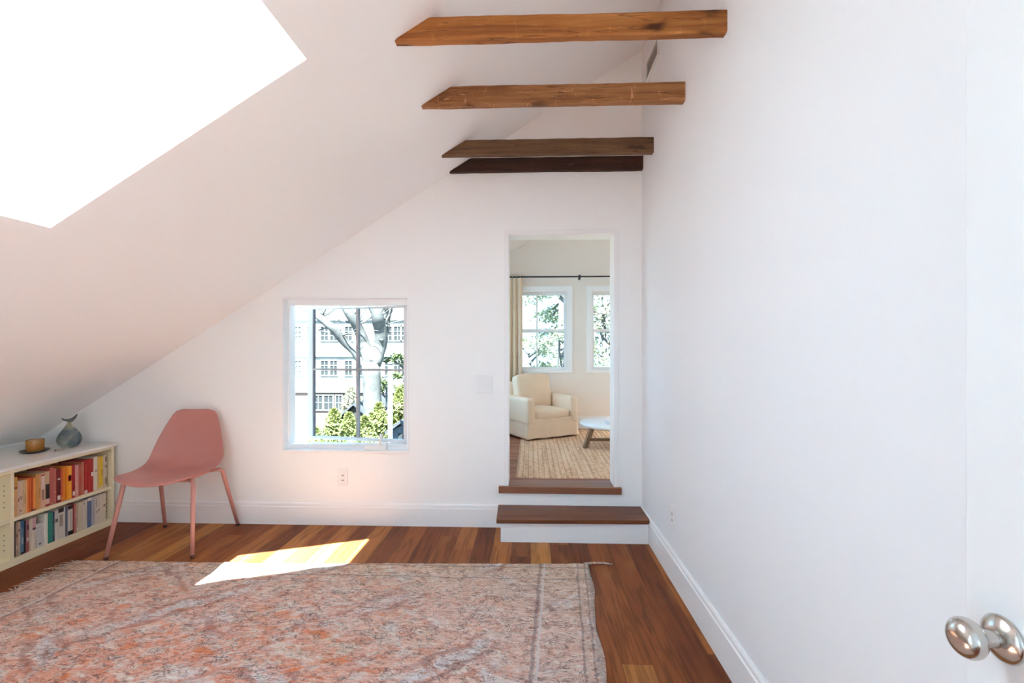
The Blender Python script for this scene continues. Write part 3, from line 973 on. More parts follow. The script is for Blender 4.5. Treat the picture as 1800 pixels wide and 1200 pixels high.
m = MB()
ra, rb = shell_rows(0.0), shell_rows(0.009)
va = m.grid(ra)
vb = m.grid([list(reversed(r)) for r in rb])
vb = [list(reversed(r)) for r in vb]
nr, nc = len(va), len(va[0])
for i in range(nr - 1):
    m.face([va[i][0], vb[i][0], vb[i + 1][0], va[i + 1][0]], 0, True)
    m.face([va[i][-1], va[i + 1][-1], vb[i + 1][-1], vb[i][-1]], 0, True)
for k in range(nc - 1):
    m.face([va[0][k], va[0][k + 1], vb[0][k + 1], vb[0][k]], 0, True)
    m.face([va[-1][k], vb[-1][k], vb[-1][k + 1], va[-1][k + 1]], 0, True)
o = m.build('seat_shell', M['pink'], ch, None)
sd = o.modifiers.new('subd', 'SUBSURF')
sd.levels = sd.render_levels = 1
m = MB()
m.prism([(-0.15, -0.15, 0.444), (0.15, -0.15, 0.444), (0.16, 0.13, 0.444), (-0.16, 0.13, 0.444)], (0, 0, 0.016))
m.build('under_frame', M['pink_metal'], ch, None, bevel=0.004)
for sx_, sy_ in ((-1, -1), (1, -1), (-1, 1), (1, 1)):
    tp = Vector((sx_ * 0.215, -0.185 if sy_ < 0 else 0.145, 0.468))
    ft = Vector((sx_ * 0.262, -0.275 if sy_ < 0 else 0.280, 0.008))
    mid = tp + (Vector((sx_ * 0.13, -0.12 if sy_ < 0 else 0.10, 0.452)) - tp) * 0.9
    mb = MB()
    mb.tube([mid, tp + Vector((0, 0, -0.010)) * 1.0 + (mid - tp) * 0.12, tp + (ft - tp) * 0.06, tp + (ft - tp) * 0.5, ft], [0.010, 0.0125, 0.0145, 0.0135, 0.0115], 14)
    lg = mb.build('leg', M['pink_metal'], ch, None)
    mb = MB()
    mb.tube([ft + (tp - ft) * 0.002 - Vector((0, 0, 0.0075)), ft + (tp - ft) * 0.022], [0.0118, 0.0123], 14)
    mb.build('foot_cap', M['foot'], lg, None)

# ------------------------------------------------------------------ bookcase
BX, BB = -3.13, -3.43                   # front and back of the case
BY0, BY1 = 1.35, 3.516
bc = empty('bookcase', (BX, 2.7, 0))
tag(bc, 'low built-in cream bookcase along the foot of the sloped ceiling', 'bookcase')
bo = (BX, 2.7, 0)
m = MB()
m.box((XL + 0.002, BY0, 0.584), (BX + 0.014, 3.542, 0.604))
part(m, 'top', M['shelf_top'], bc, bo, bevel=0.003, label='pale grey white top board')
DIV = [BY0, 2.08, 2.791, BY1 - 0.022]
for k, y in enumerate(DIV):
    m = MB()
    m.box((BB, y, 0), (BX, y + 0.022, 0.584))
    if k:
        for xh in (BX - 0.04, BX - 0.22):
            for zc in (0.10, 0.13, 0.16, 0.19, 0.36, 0.39, 0.43, 0.46, 0.49):
                m.box((xh - 0.003, y - 0.0004, zc - 0.003), (xh + 0.003, y + 0.001, zc + 0.003), 1)
    part(m, 'side_panel', [M['shelf'], M['peg']], bc, bo)
for y0, y1 in zip(DIV, DIV[1:]):
    for nm, z0, z1 in (('bottom_panel', 0.0, 0.043), ('shelf', 0.269, 0.290), ('top_rail', 0.566, 0.584)):
        m = MB()
        if nm == 'top_rail':
            m.box((BX - 0.02, y0 + 0.022, z0), (BX, y1, z1))
        else:
            m.box((BB, y0 + 0.022, z0), (BX - (0.0 if nm != 'shelf' else 0.002), y1, z1))
        part(m, nm, M['shelf'], bc, bo)
m = MB()
m.box((BB - 0.012, BY0, 0), (BB, BY1, 0.584))
part(m, 'back_panel', M['shelf'], bc, bo)

# ------------------------------------------------------------------ books
COL = {}


def bookmat(c):
    k = tuple(c)
    if k not in COL:
        COL[k] = plain('book_cover', c, 0.45, var=0.08, scale=70)
    return COL[k]


def book(px0, px1, ytop, zbase, col, bands, label, group, depth=0.16, lean=0.0, xf=-3.147, pages=True):
    yA = onX(px0, 850, xf)[1]
    yB = onX(px1, 850, xf)[1]
    ztop = onX((px0 + px1) / 2, 700 + ytop / 3.75, xf)[2]
    th = yB - yA - 0.0008
    h = ztop - zbase
    e = empty('book', (xf, (yA + yB) / 2, zbase + 0.0004))
    tag(e, label, 'book', group)
    e.rotation_euler = (lean, 0, 0)
    t2 = th / 2
    ct = min(0.0024, th * 0.16)
    mats = [bookmat(col)]
    mb = MB()
    # rounded spine and two boards
    r = min(0.004, t2 * 0.6)
    pts = [(-depth, -t2), (-r, -t2), (-r * 0.25, -t2 + r * 0.35), (0, -t2 + r), (0, t2 - r), (-r * 0.25, t2 - r * 0.35), (-r, t2), (-depth, t2), (-depth, t2 - ct), (-ct * 1.2, t2 - ct), (-ct * 1.2, -t2 + ct), (-depth, -t2 + ct)]
    mb.prism([(x, y, 0) for x, y in pts], (0, 0, h))
    for z0, z1, c, *wd in bands:
        mats.append(bookmat(c))
        f = wd[0] if wd else 0.86
        mb.box((-0.002, -t2 * f, z0 * h), (0.0006, t2 * f, z1 * h), len(mats) - 1)
    mb.build('cover', mats, e, None)
    mb = MB()
    mb.box((-depth + 0.003, -t2 + ct, 0.003), (-ct * 1.3, t2 - ct, h - 0.003))
    mb.build('pages', M['paper'], e, None)
    return e


W_, K_, BR = (0.74, 0.68, 0.60), (0.02, 0.016, 0.015), (0.22, 0.09, 0.04)
UP = 0.2905
GU = 'books on the upper shelf'
upper = [
    (25.2, 31, 520, (0.68, 0.36, 0.13), [(0.75, 0.98, (0.62, 0.30, 0.06)), (0.70, 0.76, BR), (0.35, 0.5, (0.62, 0.33, 0.16)), (0.15, 0.3, (0.62, 0.33, 0.16))], 'pale orange book with brown blocks, against the divider on the upper shelf'),
    (31, 34.6, 545, (0.62, 0.44, 0.33), [(0.4, 0.5, BR, 0.5)], 'thin pinkish tan book between the brown-blocked orange one and a beige one'),
    (34.6, 38.7, 545, (0.66, 0.46, 0.38), [(0.45, 0.55, (0.35, 0.18, 0.12), 0.6), (0.1, 0.14, BR, 0.6)], 'thin dusty pink book with a brown mark, among the tan books by the divider'),
    (38.7, 42.2, 540, (0.60, 0.45, 0.27), [(0.2, 0.7, (0.42, 0.32, 0.18), 0.3)], 'thin beige book with vertical olive lettering near the divider'),
    (42.2, 45.8, 538, (0.62, 0.42, 0.22), [(0.3, 0.6, (0.30, 0.24, 0.10), 0.3)], 'thin ochre beige book just before the first bright orange spines'),
    (45.8, 48.7, 535, (0.78, 0.40, 0.18), [], 'slim light peach book to the left of the strong orange pair'),
    (48.7, 55, 525, (0.72, 0.16, 0.025), [(0.0, 1.0, (0.40, 0.04, 0.015), 0.12)], 'strong orange book left of the dark orange red one'),
    (55, 59.3, 515, (0.50, 0.07, 0.018), [(0.0, 0.05, (0.10, 0.01, 0.01))], 'dark orange red book with a black foot, between two bright orange spines'),
    (59.3, 63, 525, (0.85, 0.31, 0.06), [(0.5, 0.8, (0.88, 0.42, 0.12), 0.5), (0.0, 0.06, (0.25, 0.03, 0.02))], 'slim bright orange book right of the dark orange red one'),
    (63, 67.4, 502, (0.60, 0.29, 0.085), [], 'plain caramel book right of the slim bright orange one'),
    (67.4, 72, 500, (0.64, 0.32, 0.10), [(0.3, 0.6, (0.40, 0.18, 0.05), 0.3)], 'caramel book with a brown line, left of the pale pink and brown spine'),
    (72, 79.3, 495, (0.66, 0.40, 0.27), [(0.55, 0.93, (0.70, 0.52, 0.46)), (0.22, 0.52, (0.30, 0.17, 0.13), 0.55), (0.93, 0.97, (0.35, 0.04, 0.03))], 'pale pink and brown book beside the one with a black block'),
    (79.3, 87.6, 483, (0.58, 0.39, 0.25), [(0.22, 0.64, K_, 0.8), (0.08, 0.2, (0.70, 0.45, 0.40)), (0.0, 0.06, (0.28, 0.02, 0.02))], 'tan book with a large black block on its spine'),
    (88, 94, 455, (0.45, 0.11, 0.085), [(0.02, 0.05, (0.6, 0.3, 0.2), 0.4)], 'tall muted red book right of the black-blocked tan one'),
    (94, 99.6, 458, (0.50, 0.15, 0.115), [(0.3, 0.34, (0.65, 0.25, 0.2), 0.5)], 'tall brick pink book left of the dark red one with two white labels'),
    (99.9, 107.3, 466, (0.20, 0.014, 0.016), [(0.68, 0.72, W_, 0.6), (0.08, 0.21, W_, 0.7), (0.24, 0.66, (0.12, 0.015, 0.02), 0.6)], 'dark red book with two white labels'),
    (107.3, 111.6, 468, (0.66, 0.12, 0.05), [(0.05, 0.14, (0.70, 0.28, 0.06), 0.6)], 'slim tomato red book left of the wide orange pair'),
    (111.6, 118.4, 448, (0.76, 0.24, 0.018), [(0.0, 1.0, (0.60, 0.16, 0.01), 0.3)], 'wide deep orange book, left one of the tall orange pair'),
    (118.4, 127, 447, (0.86, 0.32, 0.018), [(0.0, 1.0, (0.90, 0.42, 0.05), 0.4), (0.55, 0.72, (0.42, 0.015, 0.06), 0.7)], 'wide bright orange book with a magenta patch'),
    (127.3, 132.5, 437, (0.36, 0.012, 0.025), [(0.06, 0.19, W_, 0.75), (0.26, 0.32, (0.2, 0.01, 0.02))], 'crimson book with one white square at its foot, right of the magenta patch'),
    (132.5, 138.8, 440, (0.66, 0.30, 0.255), [(0.1, 0.2, (0.7, 0.4, 0.34), 0.5)], 'light pink book right of the crimson one'),
    (138.8, 144.3, 436, (0.46, 0.11, 0.075), [(0.4, 0.6, (0.5, 0.07, 0.05), 0.4)], 'brownish red book between the light pink and the salmon spines'),
    (144.3, 148, 420, (0.58, 0.21, 0.13), [], 'slim salmon book left of the deep red books'),
    (148, 154.3, 408, (0.40, 0.018, 0.018), [(0.0, 0.1, W_, 0.8), (0.3, 0.9, (0.55, 0.05, 0.035), 0.25)], 'deep red book with a white label at its very foot'),
    (154.3, 160, 402, (0.48, 0.025, 0.022), [(0.5, 0.9, (0.38, 0.02, 0.02), 0.5)], 'pure red book right of the deep red one with the white foot label'),
    (160, 164.6, 400, (0.42, 0.03, 0.025), [(0.48, 0.6, W_, 0.8)], 'red book with a white label at mid height, beside the cream white book'),
    (165, 172.2, 385, (0.72, 0.64, 0.52), [(0.55, 0.62, (0.35, 0.30, 0.26), 0.4)], 'wide cream white book between the reds and the yellow'),
    (172.6, 177, 385, (0.72, 0.50, 0.10), [(0.0, 0.06, W_, 0.7)], 'mustard yellow book right of the cream white one'),
    (177, 181, 384, (0.78, 0.54, 0.02), [(0.4, 0.6, (0.55, 0.30, 0.02), 0.5), (0.02, 0.08, W_, 0.6)], 'bright yellow book with an ochre mark'),
    (181, 183.4, 378, (0.62, 0.50, 0.30), [], 'slim sand coloured book right of the bright yellow one'),
    (183.6, 188.3, 372, (0.68, 0.58, 0.42), [(0.8, 0.95, (0.20, 0.15, 0.10), 0.5), (0.6, 0.7, (0.25, 0.2, 0.14), 0.5), (0.1, 0.3, (0.25, 0.2, 0.14), 0.5)], 'cream book with dark blotches, last on the upper shelf by the end panel'),
]
for i, (a, b, yt, c, bands, lab) in enumerate(upper):
    book(a, b, yt, UP, c, bands, lab, GU, depth=0.15 + 0.04 * random.random(), xf=-3.145 - 0.004 * random.random())
LO = 0.0435
GL = 'books on the lower shelf'
lower = [
    (25.6, 27.8, 818, (0.03, 0.025, 0.025), [], 'thin black book against the divider on the lower shelf'),
    (27.8, 32, 815, (0.42, 0.28, 0.20), [(0.55, 0.65, (0.25, 0.14, 0.1)), (0.2, 0.3, (0.56, 0.44, 0.36))], 'speckled brown book right of the thin black one on the lower shelf'),
    (32, 36.6, 812, (0.50, 0.37, 0.29), [(0.7, 0.78, (0.30, 0.18, 0.14)), (0.4, 0.6, (0.60, 0.48, 0.40), 0.6)], 'speckled beige book left of the blue and turquoise one'),
    (36.6, 42.5, 806, (0.10, 0.22, 0.32), [(0.8, 1.0, (0.05, 0.13, 0.28)), (0.3, 0.5, (0.30, 0.40, 0.44), 0.6), (0.0, 0.06, K_)], 'blue and turquoise book near the divider on the lower shelf'),
    (42.5, 46.2, 808, (0.025, 0.02, 0.03), [], 'black book right of the blue and turquoise one'),
    (46.2, 51.2, 802, (0.36, 0.14, 0.15), [(0.7, 0.85, (0.10, 0.02, 0.05), 0.6), (0.35, 0.45, (0.6, 0.45, 0.42), 0.7), (0.0, 0.3, (0.32, 0.08, 0.06), 0.6)], 'maroon pink book with a dark mark on the lower shelf'),
    (51.2, 56.6, 797, (0.58, 0.48, 0.37), [(0.5, 0.55, (0.4, 0.3, 0.2), 0.4)], 'plain beige book right of the maroon pink one'),
    (56.6, 63.6, 786, (0.68, 0.60, 0.50), [(0.7, 1.0, (0.62, 0.36, 0.40)), (0.62, 0.69, (0.12, 0.05, 0.07), 0.8)], 'white book with a pink top third'),
    (79, 84.6, 758, (0.76, 0.72, 0.62), [], 'plain white book standing left of the teal book'),
    (84.8, 93.2, 752, (0.035, 0.25, 0.18), [(0.3, 0.32, (0.06, 0.32, 0.24), 0.6)], 'wide teal green book on the lower shelf'),
    (93.2, 96.7, 748, (0.05, 0.07, 0.11), [(0.2, 0.6, (0.10, 0.2, 0.2), 0.5)], 'slim navy book right of the teal one'),
    (97, 102.4, 738, (0.66, 0.60, 0.53), [(0.6, 0.72, (0.15, 0.13, 0.14)), (0.75, 1.0, (0.60, 0.57, 0.54))], 'off-white book with a dark band, right of the slim navy one'),
    (102.8, 112.2, 722, (0.62, 0.57, 0.50), [(0.86, 1.0, K_, 0.98), (0.40, 0.78, (0.34, 0.27, 0.22), 0.6)], 'white book with a grey brown picture and black cap'),
    (112.4, 115, 716, (0.68, 0.64, 0.58), [], 'thin white book left of the slate blue one'),
    (115, 119.6, 718, (0.13, 0.145, 0.20), [(0.04, 0.12, (0.2, 0.15, 0.14), 0.7)], 'slate blue grey book on the lower shelf'),
    (120, 128.4, 706, (0.64, 0.60, 0.54), [(0.0, 0.14, K_, 0.98), (0.88, 1.0, K_, 0.98), (0.2, 0.8, (0.50, 0.46, 0.42), 0.3)], 'white book with black head and black foot'),
    (128.6, 131.2, 694, (0.28, 0.035, 0.035), [], 'slim dark red book on the lower shelf'),
    (131.2, 134.7, 696, (0.48, 0.19, 0.16), [(0.5, 0.7, (0.55, 0.28, 0.24), 0.4)], 'brick pink book right of the slim dark red one on the lower shelf'),
    (134.7, 138, 690, (0.56, 0.37, 0.25), [(0.06, 0.16, W_, 0.6)], 'salmon tan book with a white tag near its foot'),
    (138, 146.4, 684, (0.64, 0.55, 0.40), [], 'wide plain cream book at the middle of the lower shelf'),
    (146.6, 149.4, 674, (0.68, 0.62, 0.52), [(0.86, 0.92, (0.25, 0.2, 0.18), 0.7)], 'thin ivory book with a dark top mark'),
    (149.4, 153.8, 668, (0.68, 0.60, 0.50), [(0.2, 0.8, (0.5, 0.42, 0.35), 0.25)], 'ivory book with lettering, just left of the blue book with the white cap'),
    (154, 161.2, 656, (0.10, 0.155, 0.285), [(0.90, 1.0, W_, 0.98)], 'medium blue book with a white cap'),
    (161.4, 167.2, 650, (0.50, 0.48, 0.52), [(0.3, 0.9, (0.38, 0.37, 0.45), 0.5)], 'pale lavender grey book right of the medium blue one'),
    (167.2, 172, 642, (0.66, 0.58, 0.47), [(0.6, 0.9, (0.40, 0.34, 0.28), 0.4), (0.4, 0.46, (0.25, 0.2, 0.16), 0.4)], 'ivory book with grey lettering right of the lavender one'),
    (172, 175.4, 636, (0.68, 0.60, 0.49), [(0.42, 0.5, (0.20, 0.14, 0.12), 0.5)], 'thin ivory book with one small dark mark'),
    (175.4, 180.6, 630, (0.70, 0.61, 0.49), [], 'plain ivory book second from the end panel on the lower shelf'),
    (180.6, 186.6, 622, (0.70, 0.60, 0.46), [(0.52, 0.6, (0.24, 0.18, 0.13), 0.6)], 'ivory book with a dark square, last on the lower shelf by the end panel'),
]
for i, (a, b, yt, c, bands, lab) in enumerate(lower):
    book(a, b, yt, LO, c, bands, lab, GL, depth=0.14 + 0.04 * random.random(), xf=-3.145 - 0.004 * random.random())
# booklet standing face out between the pink-topped book and the white one
yA, yB = onX(64.3, 900, -3.15)[1], onX(78.4, 900, -3.15)[1]
zt = onX(71, 700 + 822 / 3.75, -3.15)[2]
e = empty('booklet', (-3.152, (yA + yB) / 2, LO + 0.0004))
tag(e, 'short grey white booklet standing face out on the lower shelf', 'book', GL)
m = MB()
hh = zt - LO
ww = (yB - yA) / 2
m.prism([(0, -ww, 0), (0.004, -ww, 0), (-0.006, -ww, hh), (-0.010, -ww, hh)], (0, 2 * ww, 0))
for z0, z1, y0, y1, mi in ((0.10, 0.18, -0.5, 0.1, 1), (0.5, 0.52, -0.7, 0.7, 2), (0.58, 0.60, -0.7, 0.5, 2), (0.66, 0.68, -0.7, 0.7, 2), (0.80, 0.84, -0.7, 0.4, 2)):
    xx = lambda f: 0.0042 - 0.010 * f
    m.prism([(xx(z0) - 0.001, y0 * ww, z0 * hh), (xx(z0), y0 * ww, z0 * hh), (xx(z1), y0 * ww, z1 * hh), (xx(z1) - 0.001, y0 * ww, z1 * hh)], (0, (y1 - y0) * ww, 0), mi)
m.build('cover', [bookmat((0.58, 0.57, 0.55)), bookmat((0.16, 0.15, 0.15)), bookmat((0.45, 0.44, 0.44))], e, None)

# ------------------------------------------------------------------ things on the bookcase
ZT = 0.6045
cx_, cy_ = -3.418, 3.205
e = empty('saucer', (cx_, cy_, ZT))
tag(e, 'dark olive stoneware saucer under the amber cup', 'saucer')
m = MB()
m.lathe([(0, 0), (0.042, 0), (0.056, 0.004), (0.074, 0.011), (0.079, 0.015), (0.076, 0.016), (0.056, 0.006), (0, 0.005)], 40)
m.build('dish', M['saucer'], e, None)
e = empty('cup', (cx_ + 0.002, cy_, ZT + 0.0072))
tag(e, 'amber brown straight-sided cup with pale filling, on the saucer', 'cup')
m = MB()
m.lathe([(0, 0), (0.041, 0), (0.045, 0.003), (0.0475, 0.012), (0.0485, 0.074), (0.0475, 0.077), (0.0460, 0.074), (0.045, 0.014), (0, 0.010)], 40)
m.build('bowl', M['amber'], e, None)
m = MB()
m.lathe([(0, 0.060), (0.0452, 0.060), (0.0456, 0.071), (0.032, 0.069), (0, 0.069)], 40)
m.build('filling', M['wax'], e, None)

e = empty('vase', (-3.336, 3.372, ZT))
tag(e, 'small teardrop smoky blue glass vase with a thin curved lip', 'vase')
m = MB()
pr = [(0, 0), (0.030, 0), (0.046, 0.006), (0.063, 0.024), (0.0715, 0.050), (0.069, 0.074), (0.058, 0.100), (0.042, 0.124), (0.027, 0.146), (0.0165, 0.166), (0.0115, 0.184), (0.0115, 0.200), (0.013, 0.206), (0.0085, 0.205), (0.008, 0.186), (0.012, 0.168), (0.022, 0.146), (0.036, 0.122), (0.050, 0.098), (0.060, 0.072), (0.062, 0.052), (0.054, 0.028), (0.036, 0.014), (0, 0.012)]
m.lathe(pr, 40)
m.build('body', M['vase'], e, None)
m = MB()
rows = []
for i in range(9):
    r = 0.008 + 0.036 * i / 8
    rows.append([(r * math.cos(a), r * math.sin(a), 0.205 + 0.003 * (r / 0.04) + 0.020 * (r / 0.044) ** 2 * math.cos(2 * (a - 1.0)) + 0.010 * (r / 0.044) * math.cos(a - 1.0)) for a in [2 * math.pi * k / 36 for k in range(36)]])
lo_ = [[(x, y, z - 0.003) for x, y, z in r] for r in rows]
ring = rows + [lo_[k] for k in range(len(lo_) - 1, -1, -1)]
m.grid(ring, close=True)
m.build('lip', plain('dark_glass_lip', (0.10, 0.11, 0.11), 0.2), e, None, label='dark curved lip')

e = empty('bead_string', (-3.295, 3.265, ZT))
tag(e, 'short string of pale beads with a dark red end, beside the vase', 'beads')
m = MB()
pts = [(-0.015 + 0.012 * math.sin(k * 0.5), -0.02 + 0.0085 * k, 0.0042) for k in range(13)]
for p in pts:
    m.lathe([(0, -0.004), (0.003, -0.003), (0.0042, 0), (0.003, 0.003), (0, 0.004)], 10, mtx=Matrix.Translation(p))
m.build('strand', M['bead'], e, None)
m = MB()
m.tube([(0.0, -0.04, 0.004), (-0.008, -0.03, 0.0045), (-0.013, -0.022, 0.004)], [0.003, 0.0048, 0.003], 8)
m.build('tassel', M['red_bead'], e, None, label='dark red tassel')

# ------------------------------------------------------------------ second room
X2L, X2R = -0.76, 1.95
c2 = lambda x: 2.690 + 0.57 * x
m = MB()
m.box((X2L - 0.2, YB, 0.05), (X2R + 0.2, Y2 + 0.2, Z2))
struct(m.build('floor_2', M['floor_two']), 'reddish plank floor of the second room', 'floor')
W3 = (-0.30, 0.458, 1.045, 2.035)        # windows of the far wall: x0, x1, z0, z1
W4 = (0.772, 1.53, 1.045, 2.035)
m = MB()
t2 = lambda x: c2(x) + 0.1
for xa, xb in ((X2L - 0.2, W3[0]), (W3[1], W4[0]), (W4[1], X2R + 0.2)):
    xz(m, [(xa, 0.05), (xb, 0.05), (xb, t2(xb)), (xa, t2(xa))], Y2, Y2 + 0.18)
for q in (W3, W4):
    xz(m, [(q[0], 0.05), (q[1], 0.05), (q[1], q[2]), (q[0], q[2])], Y2, Y2 + 0.18)
    xz(m, [(q[0], q[3]), (q[1], q[3]), (q[1], t2(q[1])), (q[0], t2(q[0]))], Y2, Y2 + 0.18)
struct(m.build('wall_far', M['wall_two']), 'off-white window wall of the second room', 'wall')
m = MB()
LW = (4.15, 5.80, 0.85, 2.1)             # side window added to the second room, unseen, for more daylight
m.box((X2L - 0.15, YB, 0.05), (X2L, LW[0], c2(X2L) + 0.1))
m.box((X2L - 0.15, LW[1], 0.05), (X2L, Y2, c2(X2L) + 0.1))
m.box((X2L - 0.15, LW[0], 0.05), (X2L, LW[1], LW[2]))
m.box((X2L - 0.15, LW[0], LW[3]), (X2L, LW[1], c2(X2L) + 0.1))
struct(m.build('wall_west', M['wall_two']), 'off-white side wall of the second room', 'wall')
m = MB()
m.box((X2R, YB, 0.05), (X2R + 0.15, Y2, c2(X2R) + 0.1))
m.box((XR + 0.2, YB - 0.1, 0.05), (X2R + 0.15, YB, c2(X2R) + 0.2))
struct(m.build('wall_east', M['wall_two']), 'off-white side wall of the second room opposite its added side window', 'wall')
SX0, SX1, SY0, SY1 = 1.15, 1.78, 3.78, 4.45           # roof window added to the second room, unseen, to let sun in
m = MB()
for xa, xb, ya, yb in ((X2L - 0.4, SX0, YB, Y2 + 0.4), (SX1, X2R + 0.3, YB, Y2 + 0.4), (SX0, SX1, YB, SY0), (SX0, SX1, SY1, Y2 + 0.4)):
    m.prism([(xa, ya, c2(xa)), (xb, ya, c2(xb)), (xb, ya, c2(xb) + 0.25), (xa, ya, c2(xa) + 0.25)], (0, yb - ya, 0))
struct(m.build('ceiling_2', M['wall_two']), 'off-white sloped ceiling of the second room', 'ceiling')
baseboard('baseboard_far', (X2R, Y2, Z2), (X2L, Y2, Z2), (0, -1, 0), h=0.16, label='white baseboard below the far windows')
portal('far_window_daylight', ((W3[0] + W3[1]) / 2, Y2 + 0.22, 1.54), (0, -1, 0), W3[1] - W3[0], W3[3] - W3[2])
portal('far_window_daylight', ((W4[0] + W4[1]) / 2, Y2 + 0.22, 1.54), (0, -1, 0), W4[1] - W4[0], W4[3] - W4[2])
portal('added_side_window_daylight', (X2L - 0.2, (LW[0] + LW[1]) / 2, (LW[2] + LW[3]) / 2), (1, 0, 0), LW[1] - LW[0], LW[3] - LW[2])


def double_hung(name, q, label, cat='window'):
    x0, x1, z0, z1 = q
    e = empty(name, ((x0 + x1) / 2, Y2, z0))
    struct(e, label, cat)
    og = ((x0 + x1) / 2, Y2, z0)
    m = MB()
    cw = 0.07
    m.box((x0 - cw, Y2 - 0.014, z0 - cw * 0.5), (x0, Y2 - 0.0003, z1 + cw))
    m.box((x1, Y2 - 0.014, z0 - cw * 0.5), (x1 + cw, Y2 - 0.0003, z1 + cw))
    m.box((x0, Y2 - 0.014, z1), (x1, Y2 - 0.0003, z1 + cw))
    m.box((x0, Y2 - 0.02, z0 - cw * 0.5), (x1, Y2 - 0.0003, z0))
    part(m, 'window_trim', M['trim'], e, og, bevel=0.002)
    zm = 1.545
    for nm, za, zb, yo in (('lower_sash', z0, zm + 0.02, 0.05), ('upper_sash', zm - 0.02, z1, 0.09)):
        m = MB()
        b = 0.035
        y0, y1 = Y2 + yo, Y2 + yo + 0.035
        m.box((x0, y0, za), (x0 + b, y1, zb))
        m.box((x1 - b, y0, za), (x1, y1, zb))
        m.box((x0 + b, y0, za), (x1 - b, y1, za + b))
        m.box((x0 + b, y0, zb - b), (x1 - b, y1, zb))
        xm = (x0 + x1) / 2
        m.box((xm - 0.009, y0 + 0.006, za + b), (xm + 0.009, y1 - 0.006, zb - b))
        sf = part(m, nm, M['trim'], e, og)
        m = MB()
        m.box((x0 + b, y0 + 0.015, za + b), (x1 - b, y0 + 0.019, zb - b))
        part(m, 'window_pane', M['pane'], sf, og)


w5 = empty('added_window_5', (X2L - 0.075, (LW[0] + LW[1]) / 2, LW[2]))
struct(w5, 'side window added out of view for daylight in the second room', 'window')
w5o = (X2L - 0.075, (LW[0] + LW[1]) / 2, LW[2])
m = MB()
m.box((X2L - 0.09, LW[0], LW[2]), (X2L - 0.05, LW[0] + 0.05, LW[3]))
m.box((X2L - 0.09, LW[1] - 0.05, LW[2]), (X2L - 0.05, LW[1], LW[3]))
m.box((X2L - 0.09, LW[0] + 0.05, LW[2]), (X2L - 0.05, LW[1] - 0.05, LW[2] + 0.05))
m.box((X2L - 0.09, LW[0] + 0.05, LW[3] - 0.05), (X2L - 0.05, LW[1] - 0.05, LW[3]))
part(m, 'window_frame', M['trim'], w5, w5o)
m = MB()
m.box((X2L - 0.072, LW[0] + 0.05, LW[2] + 0.05), (X2L - 0.068, LW[1] - 0.05, LW[3] - 0.05))
part(m, 'window_pane', M['pane_clear'], w5, w5o)
w6 = empty('added_window_6', ((SX0 + SX1) / 2, SY0, c2(SX0) + 0.25))
struct(w6, 'roof window added out of view for sun in the second room', 'skylight')
w6o = ((SX0 + SX1) / 2, SY0, c2(SX0) + 0.25)
m = MB()
m.prism([(SX0, SY0, c2(SX0) + 0.20), (SX1, SY0, c2(SX1) + 0.20), (SX1, SY0, c2(SX1) + 0.208), (SX0, SY0, c2(SX0) + 0.208)], (0, SY1 - SY0, 0))
part(m, 'window_pane', M['pane_clear'], w6, w6o)
portal('added_roof_window_daylight', ((SX0 + SX1) / 2, (SY0 + SY1) / 2, c2((SX0 + SX1) / 2) + 0.3), (0.495, 0, -0.869), (SX1 - SX0) / 0.869, SY1 - SY0, up=(0, 1, 0))
double_hung('window_3', W3, 'white double hung window partly behind the curtain in the second room')
double_hung('window_4', W4, 'white double hung window above the coffee table, cut by the door jamb')

# curtain rod and curtain
e = empty('curtain_rod', (0.55, Y2 - 0.09, 2.213))
tag(e, 'thin black curtain rod above the far windows', 'curtain rod')
m = MB()
m.tube([(-1.25, 0, 0), (1.15, 0, 0)], 0.0095, 12)
m.build('rod', M['black_metal'], e, None)
for x in (0.062, -1.15):
    m = MB()
    m.tube([(x, 0.0895, 0.0), (x, 0.0, 0.0)], 0.006, 8)
    m.tube([(x, 0, -0.028), (x, 0, 0.022)], 0.011, 10)
    m.box((x - 0.012, 0.084, -0.03), (x + 0.012, 0.0898, 0.03))
    m.build('bracket', M['black_metal'], e, None)

e = empty('curtain', (-0.24, Y2 - 0.09, 0.34))
tag(e, 'oatmeal linen curtain hanging at the left of the far window', 'curtain')
m = MB()
rows = []
nz_ = 24
xs = [i / 90 for i in range(91)]
for j in range(nz_ + 1):
    v = j / nz_
    z = 1.855 * v
    amp = 0.024 + 0.018 * (1 - v)
    fr = []
    bk = []
    for u in xs:
        x = -0.20 + 0.335 * u - 0.012 * (1 - v) * math.sin(3 * u)
        y = amp * math.sin(u * 2 * math.pi * 5.3 + 0.5 * math.sin(3 * v + 5 * u)) + 0.010 * noise.noise((u * 9, v * 2, 0)) + 0.02
        y -= 0.03 * max(0.0, (v - 0.94) / 0.06)
        fr.append((x, y - 0.002, z))
        bk.append((x, y + 0.002, z))
    rows.append(fr + bk[::-1])
m.grid(rows, close=True)
m.build('panel', M['curtain'], e, None)
m = MB()
for k in range(7):
    x = -0.185 + 0.05 * k
    m.tube([(x + 0.011 * math.cos(a), -0.0 + 0.018 * math.sin(a), 1.873 + 0.018 * math.cos(a)) for a in [2 * math.pi * q / 14 for q in range(15)]], 0.0035, 6)
m.build('ring', M['curtain_tab'], e, None)


